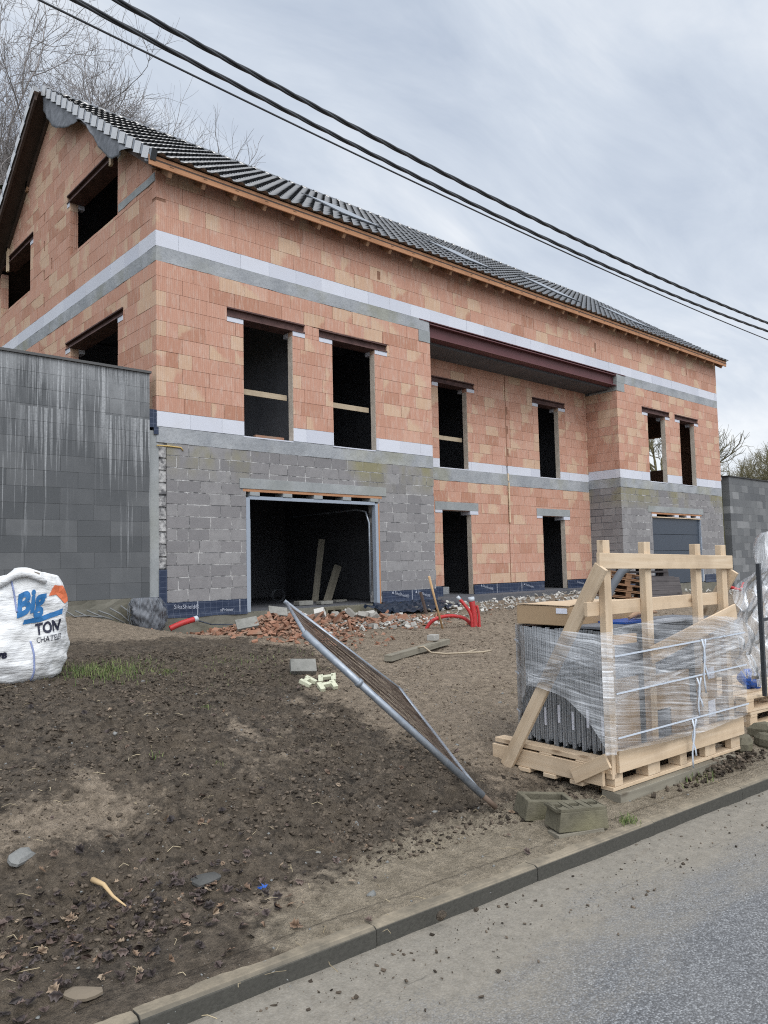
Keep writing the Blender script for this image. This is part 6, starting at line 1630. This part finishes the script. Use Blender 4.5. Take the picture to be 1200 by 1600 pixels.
def leafdens(x, y):
    s = sv(x, y); a = sstep(-2.9, -3.9, x)*sstep(.16, .06, s)*sstep(-.004, .006, s)
    hot = np.exp(-(((x+3.62)/.22)**2+((y+8.33)/.16)**2))+.8*np.exp(-(((x+4.25)/.35)**2+((y+8.3)/.3)**2))
    return np.clip(a*(.30+.9*hot+.35*fbm(x, y, 2.5, 3, 77)), 0, 1)+.012
x, y = scatter(1900, (-5.6, -2.2), (-9.05, -5.5), leafdens); z = ground_z(x, y)
for a, b, c in zip(x, y, z): leaf(mb, (a, b, c+.010+rr.random()*.012), rr.uniform(.018, .052), rr, rr.random()**1.2)
x, y = scatter(110, (-5, 3), (-9, -4), lambda x, y: .5+0*x); z = ground_z(x, y)
for a, b, c in zip(x, y, z): leaf(mb, (a, b, c+.012), rr.uniform(.02, .05), rr, .45+.5*rr.random())
struct(mb, 'fallen_leaves', LEAF_DEAD, 'stuff', recalc=False)
# straw, twigs
mb = MB(); x, y = scatter(300, (-5.6, .8), (-9.1, -4.5), lambda x, y: .35+.6*(x < -3)); z = ground_z(x, y)
for a, b, c in zip(x, y, z):
    an = rr.uniform(0, 6.28); l = rr.uniform(.02, .09); mb.tube([(a, b, c+.006), (a+l*.5*math.cos(an), b+l*.5*math.sin(an), c+.012+.01*rr.random()), (a+l*math.cos(an+.3), b+l*math.sin(an+.3), c+.008)], rr.uniform(.0007, .002), 4, cap=False)
struct(mb, 'straw', STRAW, 'stuff', recalc=False)
# grass
mb = MB()
def tuft(cx, cy, sx, sy, n, h):
    for k in range(n):
        x_, y_ = rr.gauss(cx, sx), rr.gauss(cy, sy); z_ = gz(x_, y_)-.004 if k % 3 == 0 else None
        z_ = z_ if z_ is not None else tuft.z
        tuft.z = z_; a = rr.uniform(0, 6.28); hh = h*rr.uniform(.4, 1.1); w_ = rr.uniform(.0015, .003); b_ = rr.uniform(.2, 1.0)*hh
        dx, dy = math.cos(a), math.sin(a); px, py = -dy*w_, dx*w_; q = (rr.random(), 0)
        mb.face([(x_-px, y_-py, z_), (x_+px, y_+py, z_), (x_+px*.7+dx*b_*.35, y_+py*.7+dy*b_*.35, z_+hh*.6), (x_-px*.7+dx*b_*.35, y_-py*.7+dy*b_*.35, z_+hh*.6)], rnd=q)
        mb.face([(x_-px*.7+dx*b_*.35, y_-py*.7+dy*b_*.35, z_+hh*.6), (x_+px*.7+dx*b_*.35, y_+py*.7+dy*b_*.35, z_+hh*.6), (x_+dx*b_, y_+dy*b_, z_+hh*.85)], rnd=q)
tuft.z = .7
tuft(-2.85, -4.75, .20, .22, 900, .085); tuft(-2.5, -4.35, .22, .2, 300, .06); tuft(-2.2, -4.8, .06, .06, 130, .05); tuft(-1.5, -4.6, .3, .25, 160, .045); tuft(-.7, -4.3, .3, .3, 110, .045); tuft(-1.9, -5.3, .5, .3, 90, .05)
tuft(-1.43, -9.06, .035, .03, 130, .05); tuft(-.35, -8.95, .1, .05, 60, .07); tuft(-2.55, -6.2, .03, .03, 40, .035); tuft(-3.3, -6.9, .02, .02, 25, .03); tuft(-3.0, -7.2, .03, .03, 22, .025)
struct(mb, 'grass', GRASS, 'stuff', recalc=False)
# dug-over clump of earth and roots by the wrapped pallet
mb = MB()
for k in range(420):
    x_, y_ = rr.gauss(.12, .34), rr.gauss(-8.98, .06); 
    if y_ < KY(x_)+.03: continue
    s = rr.uniform(.006, .03); chunk(mb, (x_, y_, gz(x_, y_, False)+.06*math.exp(-((x_-.12)/.35)**2)*rr.random()+s*.2), s, rr, .7)
struct(mb, 'dug_earth', CLOD, 'stuff', recalc=False)
for o in list(bpy.data.objects):
    if '_c' in o: del o['_c']
